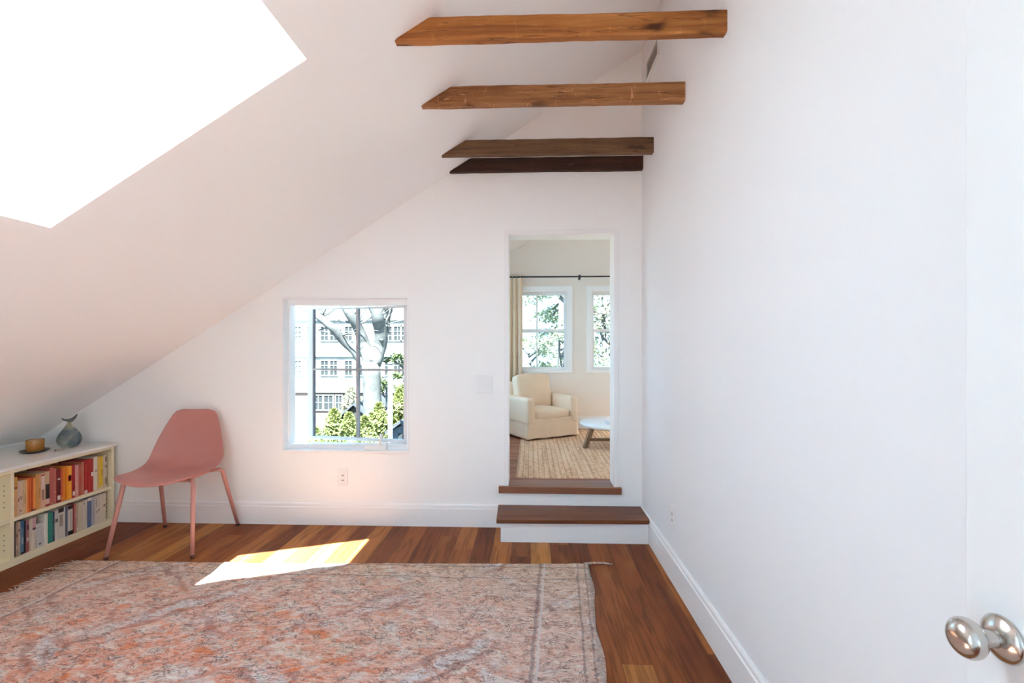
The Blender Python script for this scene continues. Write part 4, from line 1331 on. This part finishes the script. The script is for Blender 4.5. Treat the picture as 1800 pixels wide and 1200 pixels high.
# armchair
def cushion(parent, name, c, half, mat, rnd=0.05, puff=0.02, rot=None, seed=0, wr=0.006):
    bm = bmesh.new()
    bmesh.ops.create_cube(bm, size=2.0)
    bmesh.ops.subdivide_edges(bm, edges=bm.edges, cuts=11, use_grid_fill=True)
    hx_, hy_, hz_ = half
    for v in bm.verts:
        p = v.co.copy()
        q = Vector((p.x * hx_, p.y * hy_, p.z * hz_))
        inner = Vector((max(-hx_ + rnd, min(hx_ - rnd, q.x)), max(-hy_ + rnd, min(hy_ - rnd, q.y)), max(-hz_ + rnd, min(hz_ - rnd, q.z))))
        d = q - inner
        if d.length > 1e-6:
            q = inner + d.normalized() * min(rnd, d.length if d.length < rnd else rnd)
        bx, by, bz = (1 - p.x * p.x), (1 - p.y * p.y), (1 - p.z * p.z)
        if abs(p.z) > 0.99:
            q.z += math.copysign(puff * bx * by, p.z)
        if abs(p.y) > 0.99:
            q.y += math.copysign(puff * bx * bz, p.y)
        q += Vector(noise.noise_vector((q.x * 9 + seed, q.y * 9, q.z * 9))) * wr
        v.co = q
    me = bpy.data.meshes.new(name)
    bm.to_mesh(me)
    bm.free()
    me.materials.append(mat)
    for p in me.polygons:
        p.use_smooth = True
    o = bpy.data.objects.new(name, me)
    sc.collection.objects.link(o)
    o.parent = parent
    o.location = c
    if rot:
        o.rotation_euler = rot
    return o


AW, AD = 0.335, 0.31         # half width, half depth
ang = math.radians(31)
cor = Vector((-0.033, 5.235))
ctr = cor + Vector((math.cos(ang), math.sin(ang))) * AW + Vector((-math.sin(ang), math.cos(ang))) * AD
ac = empty('armchair', (ctr.x, ctr.y, Z2 + 0.004), ang)
tag(ac, 'cream linen slipcovered armchair seen through the doorway', 'armchair')
m = MB()
m.box((-AW + 0.02, -AD + 0.02, 0.0105), (AW - 0.02, AD - 0.02, 0.03))
m.build('base', M['foot'], ac, None)
# skirted body: slightly flared and wavy at the hem
m = MB()
rows = []
n = 96
for j in range(13):
    v = j / 12
    z = 0.022 + 0.21 * v
    fl = 0.012 * (1 - v) ** 2
    row = []
    for k in range(n):
        a = k / n * 4
        s, f = int(a), a - int(a)
        hx_, hy_ = AW - 0.004 + fl, AD - 0.004 + fl
        cs = [(-hx_, -hy_), (hx_, -hy_), (hx_, hy_), (-hx_, hy_)]
        p0, p1 = cs[s], cs[(s + 1) % 4]
        x, y = p0[0] + (p1[0] - p0[0]) * f, p0[1] + (p1[1] - p0[1]) * f
        wv = 0.008 * (1 - v) * noise.noise((x * 9, y * 9, 1.0)) + 0.004 * noise.noise((x * 14, y * 14, z * 8))
        l = math.hypot(x, y)
        row.append((x + x / l * wv, y + y / l * wv, z + (0.008 * noise.noise((x * 7, y * 7, 9)) if j == 0 else 0)))
    rows.append(row)
vs = m.grid(rows, close=True)
m.face(vs[-1])
m.face(list(reversed(vs[0])))
m.build('skirt', M['linen'], ac, None)
cushion(ac, 'arm', (-AW + 0.05, 0, 0.315), (0.052, AD, 0.145), M['linen'], 0.022, 0.004, seed=1)
cushion(ac, 'arm', (AW - 0.05, 0, 0.315), (0.052, AD, 0.145), M['linen'], 0.022, 0.004, seed=2)
cushion(ac, 'seat_cushion', (0, -0.035, 0.265), (AW - 0.103, AD - 0.045, 0.055), M['linen'], 0.03, 0.018, seed=3)
cushion(ac, 'backrest', (0, AD - 0.05, 0.40), (AW - 0.06, 0.048, 0.21), M['linen'], 0.04, 0.01, seed=4, rot=(math.radians(-6), 0, 0))
cushion(ac, 'back_cushion', (0, AD - 0.155, 0.50), (AW - 0.106, 0.065, 0.19), M['linen'], 0.03, 0.022, seed=5, rot=(math.radians(-10), 0, 0), wr=0.010)

# coffee table
tb = empty('coffee_table', (0.92, 5.10, Z2 + 0.012))
tag(tb, 'round white coffee table with grey brown wooden legs', 'coffee table')
m = MB()
m.lathe([(0, 0.196), (0.385, 0.196), (0.400, 0.206), (0.403, 0.222), (0.400, 0.228), (0, 0.228)], 64)
m.build('tabletop', M['white_top'], tb, None)
for a in (209, 331, 90):
    ca, sa = math.cos(math.radians(a)), math.sin(math.radians(a))
    m = MB()
    tp_, ft_ = 0.345, 0.425
    vsq = m.prism([(-0.026, -0.017, 0), (0.026, -0.017, 0), (0.026, 0.017, 0), (-0.026, 0.017, 0)], (0, 0, 0.196))
    for v in vsq:
        f = v.co.z / 0.196
        r = ft_ + (tp_ - ft_) * f
        x, y = v.co.x + r, v.co.y
        v.co.x, v.co.y = x * ca - y * sa, x * sa + y * ca
    m.build('leg', M['table_wood'], tb, None, bevel=0.002)
m = MB()
rr = 0.39
p = [Vector((rr * math.cos(math.radians(a)), rr * math.sin(math.radians(a)), 0)) for a in (209, 331, 90)]
m.box((p[0].x, p[0].y - 0.012, 0.066), (p[1].x, p[0].y + 0.012, 0.094))
mid = (p[0] + p[1]) / 2
m.box((mid.x - 0.012, mid.y + 0.012, 0.066), (mid.x + 0.012, p[2].y, 0.094))
m.build('stretcher', wood('stretcher_ash', (0.09, 0.055, 0.035), (0.17, 0.105, 0.065), (0.24, 0.16, 0.10), knots=0.0), tb, None)
for k, (lab, dx, tz) in enumerate((('lilac white magazine lying on the white coffee table', 0.0, 0.0), ('thin pale booklet on top of the lilac magazine', 0.012, 0.0125))):
    e = empty('magazine', (0.875 + dx, 5.02, Z2 + 0.012 + 0.2282 + tz), 0.12 * k)
    tag(e, lab, 'magazine', 'papers on the coffee table')
    m = MB()
    m.box((-0.10, -0.08, 0), (0.10, 0.09, 0.012))
    m.build('cover', M['magazine'], e, None, bevel=0.002)

jr = empty('jute_rug', (0.85, 5.0, Z2))
tag(jr, 'ribbed tan jute rug on the floor of the second room', 'rug')
m = MB()
rug_mesh(m, -0.965, 0.95, 3.775 - 5.0, 6.05 - 5.0, 60, 60, 0.0105, False)
m.build('rug_weave', M['jute'], jr, None)

# ------------------------------------------------------------------ outdoors
GZ = -5.6


def ext(name, col, rough=0.9, var=0.15, scale=8.0, bump=0.3):
    return plain(name, col, rough, var=var, scale=scale, bump=bump, spec=0.1)


M['grass'] = ext('garden_ground', (0.09, 0.09, 0.07), scale=0.7)
M['house_white'] = ext('white_clapboard', (0.34, 0.34, 0.335), var=0.03, scale=2, bump=0)
M['house_glass'] = ext('house_window_dark', (0.05, 0.052, 0.054), 0.3, var=0.25, scale=1.5, bump=0)
M['brick'] = ext('pink_brick', (0.16, 0.11, 0.10), var=0.15, scale=6)
M['roof_grey'] = ext('grey_shingle', (0.085, 0.085, 0.095), var=0.25, scale=14)
M['shed_white'] = ext('shed_paint', (0.13, 0.145, 0.17), var=0.1, scale=4)
M['bark'] = ext('pale_bark', (0.135, 0.127, 0.12), var=0.55, scale=7, bump=1.0)
M['leaf_yellow'] = ext('yellow_green_leaf', (0.27, 0.28, 0.10), var=0.45, scale=2.5, bump=0)
M['leaf_green'] = ext('green_leaf', (0.15, 0.18, 0.075), var=0.4, scale=2.5, bump=0)
M['leaf_conifer'] = ext('conifer_needle', (0.36, 0.39, 0.25), var=0.35, scale=2.0, bump=0)
M['leaf_pale'] = ext('pale_spring_leaf', (0.36, 0.33, 0.24), var=0.25, scale=2.0, bump=0)
M['pole'] = ext('pale_pole', (0.30, 0.30, 0.29), var=0.05, scale=6)

m = MB()
m.box((-60, Y2 + 0.2, GZ - 0.3), (60, 120, GZ))
struct(m.build('ground', M['grass']), 'garden ground outside', 'ground')

# house across the garden
HY = 40.0
hx0, hx1 = onY(440, 600, HY)[0], onY(735, 600, HY)[0]
hz = lambda py: onY(600, py, HY)[2]
ho = ((hx0 + hx1) / 2, HY, GZ)
he = empty('house', ho)
tag(he, 'white house with rows of many-paned windows outside the window', 'house')
m = MB()
m.box((hx0, HY, hz(690)), (hx1, HY + 8, hz(520)))
part(m, 'wall', M['house_white'], he, ho)
m = MB()
m.box((hx0, HY + 0.02, GZ), (hx1, HY + 8, hz(690)))
part(m, 'brick_base', M['brick'], he, ho, label='pinkish brick ground floor')
m = MB()
for py in (562, 625, 688):
    m.box((hx0, HY - 0.18, hz(py + 1.2)), (hx1, HY, hz(py - 1.2)))
part(m, 'cornice', M['house_white'], he, ho)
m = MB()
zt_ = hz(520)
m.prism([(hx0 - 0.4, HY - 0.5, zt_), (hx0 - 0.4, HY + 8.5, zt_), (hx0 - 0.4, HY + 4, zt_ + 2.6)], (hx1 - hx0 + 0.8, 0, 0))
part(m, 'roof', M['roof_grey'], he, ho)


def house_window(px, pw, py0, py1, rows=3):
    x0, x1 = onY(px - pw / 2, 600, HY)[0], onY(px + pw / 2, 600, HY)[0]
    z0, z1 = hz(py1), hz(py0)
    m = MB()
    b = 0.09
    m.box((x0 - b, HY - 0.09, z0 - b), (x0, HY - 0.001, z1 + b))
    m.box((x1, HY - 0.09, z0 - b), (x1 + b, HY - 0.001, z1 + b))
    m.box((x0, HY - 0.09, z1), (x1, HY - 0.001, z1 + b))
    m.box((x0, HY - 0.09, z0 - b), (x1, HY - 0.001, z0))
    xm = (x0 + x1) / 2
    m.box((xm - 0.025, HY - 0.06, z0), (xm + 0.025, HY - 0.02, z1))
    for k in range(1, rows):
        zz = z0 + (z1 - z0) * k / rows
        m.box((x0, HY - 0.06, zz - 0.025), (x1, HY - 0.02, zz + 0.025))
    f = part(m, 'window', M['house_white'], he, ho)
    m = MB()
    m.box((x0, HY - 0.02, z0), (x1, HY - 0.001, z1))
    part(m, 'window_glass', M['house_glass'], f, ho)


for px in (524, 546, 571, 587, 613, 632, 683, 699, 712):
    house_window(px, 12, 574, 598)
    house_window(px, 12, 634, 659)
for px, pw in ((560, 14), (578, 15), (596, 10)):
    house_window(px, pw, 695, 720, 2)


def blob_leaves(mb, pts, size, mat=0, up=0.0):
    for p in pts:
        p = Vector(p)
        d = Vector((random.gauss(0, 1), random.gauss(0, 1), random.gauss(0, 1) + up)).normalized()
        x = d.orthogonal().normalized()
        x = Matrix.Rotation(random.uniform(0, 6.28), 3, d) @ x
        y = d.cross(x)
        s = size * random.uniform(0.6, 1.35)
        q = [p - x * s, p - y * s * 0.45 + d * s * 0.15, p + x * s, p + y * s * 0.45 + d * s * 0.15]
        mb.face([mb.bm.verts.new(v) for v in q], mat)


def branch(mb, p0, p1, r0, r1, bend=0.1, n=8):
    p0, p1 = Vector(p0), Vector(p1)
    L = (p1 - p0).length
    b1 = Vector((random.uniform(-1, 1), random.uniform(-1, 1), random.uniform(-0.5, 1))) * bend * L
    path, rad = [], []
    for k in range(n + 1):
        f = k / n
        p = p0.lerp(p1, f) + b1 * math.sin(math.pi * f) + Vector(noise.noise_vector(p0.lerp(p1, f) * 1.7)) * 0.05 * L * math.sin(math.pi * f)
        path.append(p)
        rad.append(r0 + (r1 - r0) * f)
    mb.tube(path, rad, 10)
    return path


# big pale-barked tree
TY = 14.0
P = lambda px, py, y=TY: onY(px, py, y)
to = (P(655, 700)[0], TY, GZ)
te = empty('bare_tree', to)
tag(te, 'large bare tree with pale bark and a forked trunk outside the window', 'tree')
m = MB()
m.tube([(P(657, 0)[0], TY, GZ)] + [P(*q) for q in ((657, 780), (655, 730), (654, 690), (653, 660), (652, 635))], [0.36, 0.30, 0.27, 0.26, 0.26, 0.27], 18)
part(m, 'trunk', M['bark'], te, to)
m = MB()
for pts, rs in (
    ([(652, 640), (637, 605), (629, 578), (620, 552), (606, 528), (596, 505)], [0.24, 0.17, 0.15, 0.13, 0.11, 0.09]),
    ([(654, 640), (664, 610), (667, 580), (666, 555), (658, 530), (650, 500)], [0.25, 0.20, 0.19, 0.17, 0.13, 0.10]),
    ([(666, 565), (674, 548), (684, 528), (690, 505)], [0.13, 0.10, 0.08, 0.06]),
    ([(652, 648), (628, 630), (606, 602), (588, 576), (566, 556), (545, 545), (520, 536)], [0.16, 0.15, 0.13, 0.115, 0.10, 0.085, 0.06]),
    ([(668, 600), (678, 585), (682, 560), (692, 540)], [0.06, 0.05, 0.04, 0.03]),
    ([(588, 576), (570, 572), (556, 580)], [0.05, 0.035, 0.02]),
    ([(620, 552), (630, 535), (634, 510)], [0.07, 0.05, 0.04]),
    ([(566, 556), (556, 535), (540, 515)], [0.05, 0.04, 0.03]),
):
    path = [Vector(P(*q)) + Vector((0, 0.25 * math.sin(i * 1.3), 0)) for i, q in enumerate(pts)]
    fine_p, fine_r = [], []
    for i in range(len(path) - 1):
        for k in range(4):
            f = k / 4
            fine_p.append(path[i].lerp(path[i + 1], f) + Vector(noise.noise_vector(path[i].lerp(path[i + 1], f) * 2.2)) * 0.06)
            fine_r.append(rs[i] + (rs[i + 1] - rs[i]) * f)
    fine_p.append(path[-1])
    fine_r.append(rs[-1])
    m.tube(fine_p, fine_r, 12)
part(m, 'branches', M['bark'], te, to)
m = MB()
for k in range(26):
    px, py = random.choice(((600, 590), (566, 556), (629, 570), (668, 560), (545, 546), (680, 570)))
    a = Vector(P(px, py))
    branch(m, a, a + Vector((random.uniform(-1.3, 1.3), random.uniform(-0.6, 0.8), random.uniform(0.1, 1.4))), 0.022, 0.006, 0.15, 6)
part(m, 'twigs', M['bark'], te, to)


# arborvitae and other shrubs
def shrub(px, ptop, halfw, y, n, mat, label, top_round=0.8, group='bushes outside the window', name='evergreen_shrub', leaf=0.075):
    xt, _, zt = onY(px, ptop, y)
    hw2 = halfw * y / F
    e = empty(name, (xt, y, GZ))
    tag(e, label, 'shrub', group)
    m = MB()
    H_ = zt - GZ
    pts = []
    for k in range(n):
        f = random.random() ** 2.2               # from the top down
        z = H_ * (1 - f)
        r = hw2 * min(1.0, (f * H_ / (1.7 * hw2)) ** top_round if f > 0 else 0)
        a = random.uniform(0, 2 * math.pi)
        lump = 1 + 0.28 * noise.noise((math.cos(a) * 2 + px, math.sin(a) * 2, z * 1.6))
        rr_ = r * random.uniform(0.72, 1.04) * lump
        pts.append((rr_ * math.cos(a), rr_ * math.sin(a), z))
    blob_leaves(m, pts, leaf, up=0.6)
    m.build('foliage', mat, e, None)
    m = MB()
    m.tube([(0, 0, 0), (0.02, 0, H_ * 0.5), (0, 0, H_ * 0.93)], [0.09, 0.06, 0.015], 8)
    m.build('stem', M['bark'], e, None)
    return e


shrub(587, 722, 15, 10.0, 3600, M['leaf_yellow'], 'pointed yellow green shrub left of the centre mullion, tallest of that pair')
shrub(613, 729, 14, 9.6, 3400, M['leaf_yellow'], 'pointed yellow green shrub touching the centre mullion from the left')
shrub(641, 736, 17, 8.3, 3400, M['leaf_yellow'], 'low yellow green shrub just right of the centre mullion')
shrub(666, 712, 19, 10.2, 4200, M['leaf_yellow'], 'wide yellow green shrub between the bare trunk and the pale pole')
shrub(703, 686, 17, 11.0, 4600, M['leaf_yellow'], 'tall yellow green shrub right of the pale pole')
shrub(556, 754, 13, 11.4, 2200, M['leaf_yellow'], 'small yellow green shrub at the bottom left of the window')
shrub(618, 682, 20, 22.0, 2600, M['leaf_pale'], 'pale hazy bush behind the shrubs, left of the trunk', leaf=0.10, top_round=0.6)


def leafy_tree(px, py, y, spread, n, mat, label, name='leafy_tree', leaf=0.12, trunk=True, clumps=9, squash=0.5):
    c = Vector(onY(px, py, y))
    e = empty(name, (c.x, y, GZ))
    tag(e, label, 'tree', 'trees outside the windows')
    m = MB()
    mt = MB()
    mt.tube([(0, 0, 0), (0.1, 0, (c.z - GZ) * 0.6), (0, 0, c.z - GZ)], [0.22, 0.16, 0.08], 10)
    pts = []
    for k in range(clumps):
        cc = Vector((random.uniform(-1, 1) * spread, random.uniform(-0.7, 0.7) * spread, c.z - GZ + random.uniform(-1, 1) * spread))
        branch(mt, (0, 0, max(0.5, cc.z - 0.5 * spread)), cc, 0.05, 0.012, 0.1, 6)
        rr_ = spread * random.uniform(0.28, 0.5)
        for j in range(n // clumps):
            d = Vector((random.gauss(0, 1), random.gauss(0, 1), random.gauss(0, 1) * squash))
            pts.append(cc + d * rr_ * 0.55)
    blob_leaves(m, pts, leaf, up=0.8)
    m.build('foliage', mat, e, None)
    mt.build('trunk', M['bark'], e, None)
    return e


leafy_tree(712, 655, 15.0, 0.55, 900, M['leaf_green'], 'green leafy tree at the right edge of the casement window', leaf=0.06, clumps=7)
leafy_tree(682, 668, 16.0, 0.5, 500, M['leaf_green'], 'small dark green tree between the bare trunk and the pale pole', leaf=0.07, clumps=4)


# conifers behind the far windows, layered drooping boughs
def conifer(px, y, zt, spread, mat, label, n=30, seed=1):
    random.seed(seed)
    x = onY(px, 600, y)[0]
    e = empty('conifer_tree', (x, y, GZ))
    tag(e, label, 'tree', 'trees outside the windows')
    m = MB()
    mt = MB()
    mt.tube([(0, 0, 0), (0.1, 0, (zt - GZ) * 0.5), (0, 0, zt - GZ)], [0.28, 0.2, 0.04], 10)
    pts = []
    for k in range(n):
        z = (zt - GZ) * (0.45 + 0.53 * k / n)
        a = random.uniform(0, 6.28)
        L = spread * random.uniform(0.6, 1.0) * (1.15 - 0.75 * k / n)
        end = Vector((L * math.cos(a), L * math.sin(a), z - 0.25 * L))
        path = branch(mt, (0, 0, z), end, 0.04, 0.008, 0.12, 8)
        for q in path[2:]:
            for j in range(26):
                pts.append(q + Vector((random.gauss(0, 0.17), random.gauss(0, 0.17), random.gauss(-0.04, 0.06))))
    blob_leaves(m, pts, 0.065, up=1.5)
    m.build('needles', mat, e, None)
    mt.build('trunk', M['bark'], e, None)


conifer(985, 14.0, 4.4, 2.1, M['leaf_conifer'], 'pale green conifer with layered boughs beyond the second room window', n=34, seed=5)
random.seed(11)
leafy_tree(1062, 560, 16.0, 1.1, 2600, M['leaf_pale'], 'very pale leafy tree beyond the window above the coffee table', leaf=0.08, clumps=14)
leafy_tree(930, 640, 17.0, 0.9, 1500, M['leaf_conifer'], 'low green bush tree behind the conifer', leaf=0.09, clumps=8)

# pale pole, sheds, roof
pz = onY(686, 640, 8.0)
e = empty('pole', (pz[0], 8.0, GZ))
tag(e, 'pale vertical pole among the shrubs outside the window', 'pole')
m = MB()
m.tube([(0, 0, 0), (0, 0, pz[2] - GZ)], [0.042, 0.038], 14)
m.build('post', M['pole'], e, None)
m = MB()
m.lathe([(0, 0), (0.047, 0), (0.04, 0.03), (0, 0.05)], 14, mtx=Matrix.Translation((0, 0, pz[2] - GZ)))
m.build('cap', M['pole'], e, None)


def shed(name, pxl, pxr, py_eave, py_ridge, y, mat, label, depth=2.2):
    x0, x1 = onY(pxl, 700, y)[0], onY(pxr, 700, y)[0]
    ze, zr = onY(pxl, py_eave, y)[2], onY(pxl, py_ridge, y)[2]
    og = ((x0 + x1) / 2, y, GZ)
    e = empty(name, og)
    tag(e, label, 'shed')
    xm = (x0 + x1) / 2
    m = MB()
    m.prism([(x0, y, GZ), (x1, y, GZ), (x1, y, ze), (xm, y, zr - 0.05), (x0, y, ze)], (0, depth, 0))
    part(m, 'wall', mat, e, og)
    m = MB()
    t = 0.06
    o_ = 0.08
    m.prism([(x0 - o_, y - 0.15, ze - 0.05), (xm, y - 0.15, zr), (x1 + o_, y - 0.15, ze - 0.05), (x1 + o_, y - 0.15, ze - 0.05 + t), (xm, y - 0.15, zr + t), (x0 - o_, y - 0.15, ze - 0.05 + t)], (0, depth + 0.3, 0))
    part(m, 'roof', M['roof_grey'], e, og)
    m = MB()
    wx = (x1 - x0)
    m.box((xm - 0.18 * wx, y - 0.02, ze - 0.42), (xm + 0.05 * wx, y - 0.001, ze - 0.05))
    part(m, 'window', M['house_glass'], e, og)


shed('garden_shed', 596, 652, 736, 711, 15.0, ext('shed_grey', (0.06, 0.058, 0.05)), 'small gabled grey shed behind the shrubs at the centre mullion', 3.0)
shed('garden_shed', 688, 726, 757, 742, 8.8, M['shed_white'], 'small bluish shed at the bottom right corner of the casement window')
a0 = onY(513, 752, 6.4)
a1 = onY(536, 776, 6.4)
e = empty('porch_roof', (a0[0], 6.4, a0[2] - 0.5))
tag(e, 'dark roof edge outside at the bottom left of the casement window', 'roof')
m = MB()
dx, dz = a1[0] - a0[0], a1[2] - a0[2]
m.prism([(-3 * dx, -0.5, 0.5 - 3 * dz), (0.9 * dx, -0.5, 0.5 + 0.9 * dz), (0.9 * dx, -0.5, 0.42 + 0.9 * dz), (-3 * dx, -0.5, 0.42 - 3 * dz)], (0, 0.3, 0))
m.build('slab', M['roof_grey'], e, None)
m = MB()
m.prism([(-3 * dx, -0.56, 0.40 - 3 * dz), (0.9 * dx, -0.56, 0.40 + 0.9 * dz), (0.9 * dx, -0.56, 0.30 + 0.9 * dz), (-3 * dx, -0.56, 0.30 - 3 * dz)], (0, 0.05, 0))
m.build('gutter', M['shed_white'], e, None)
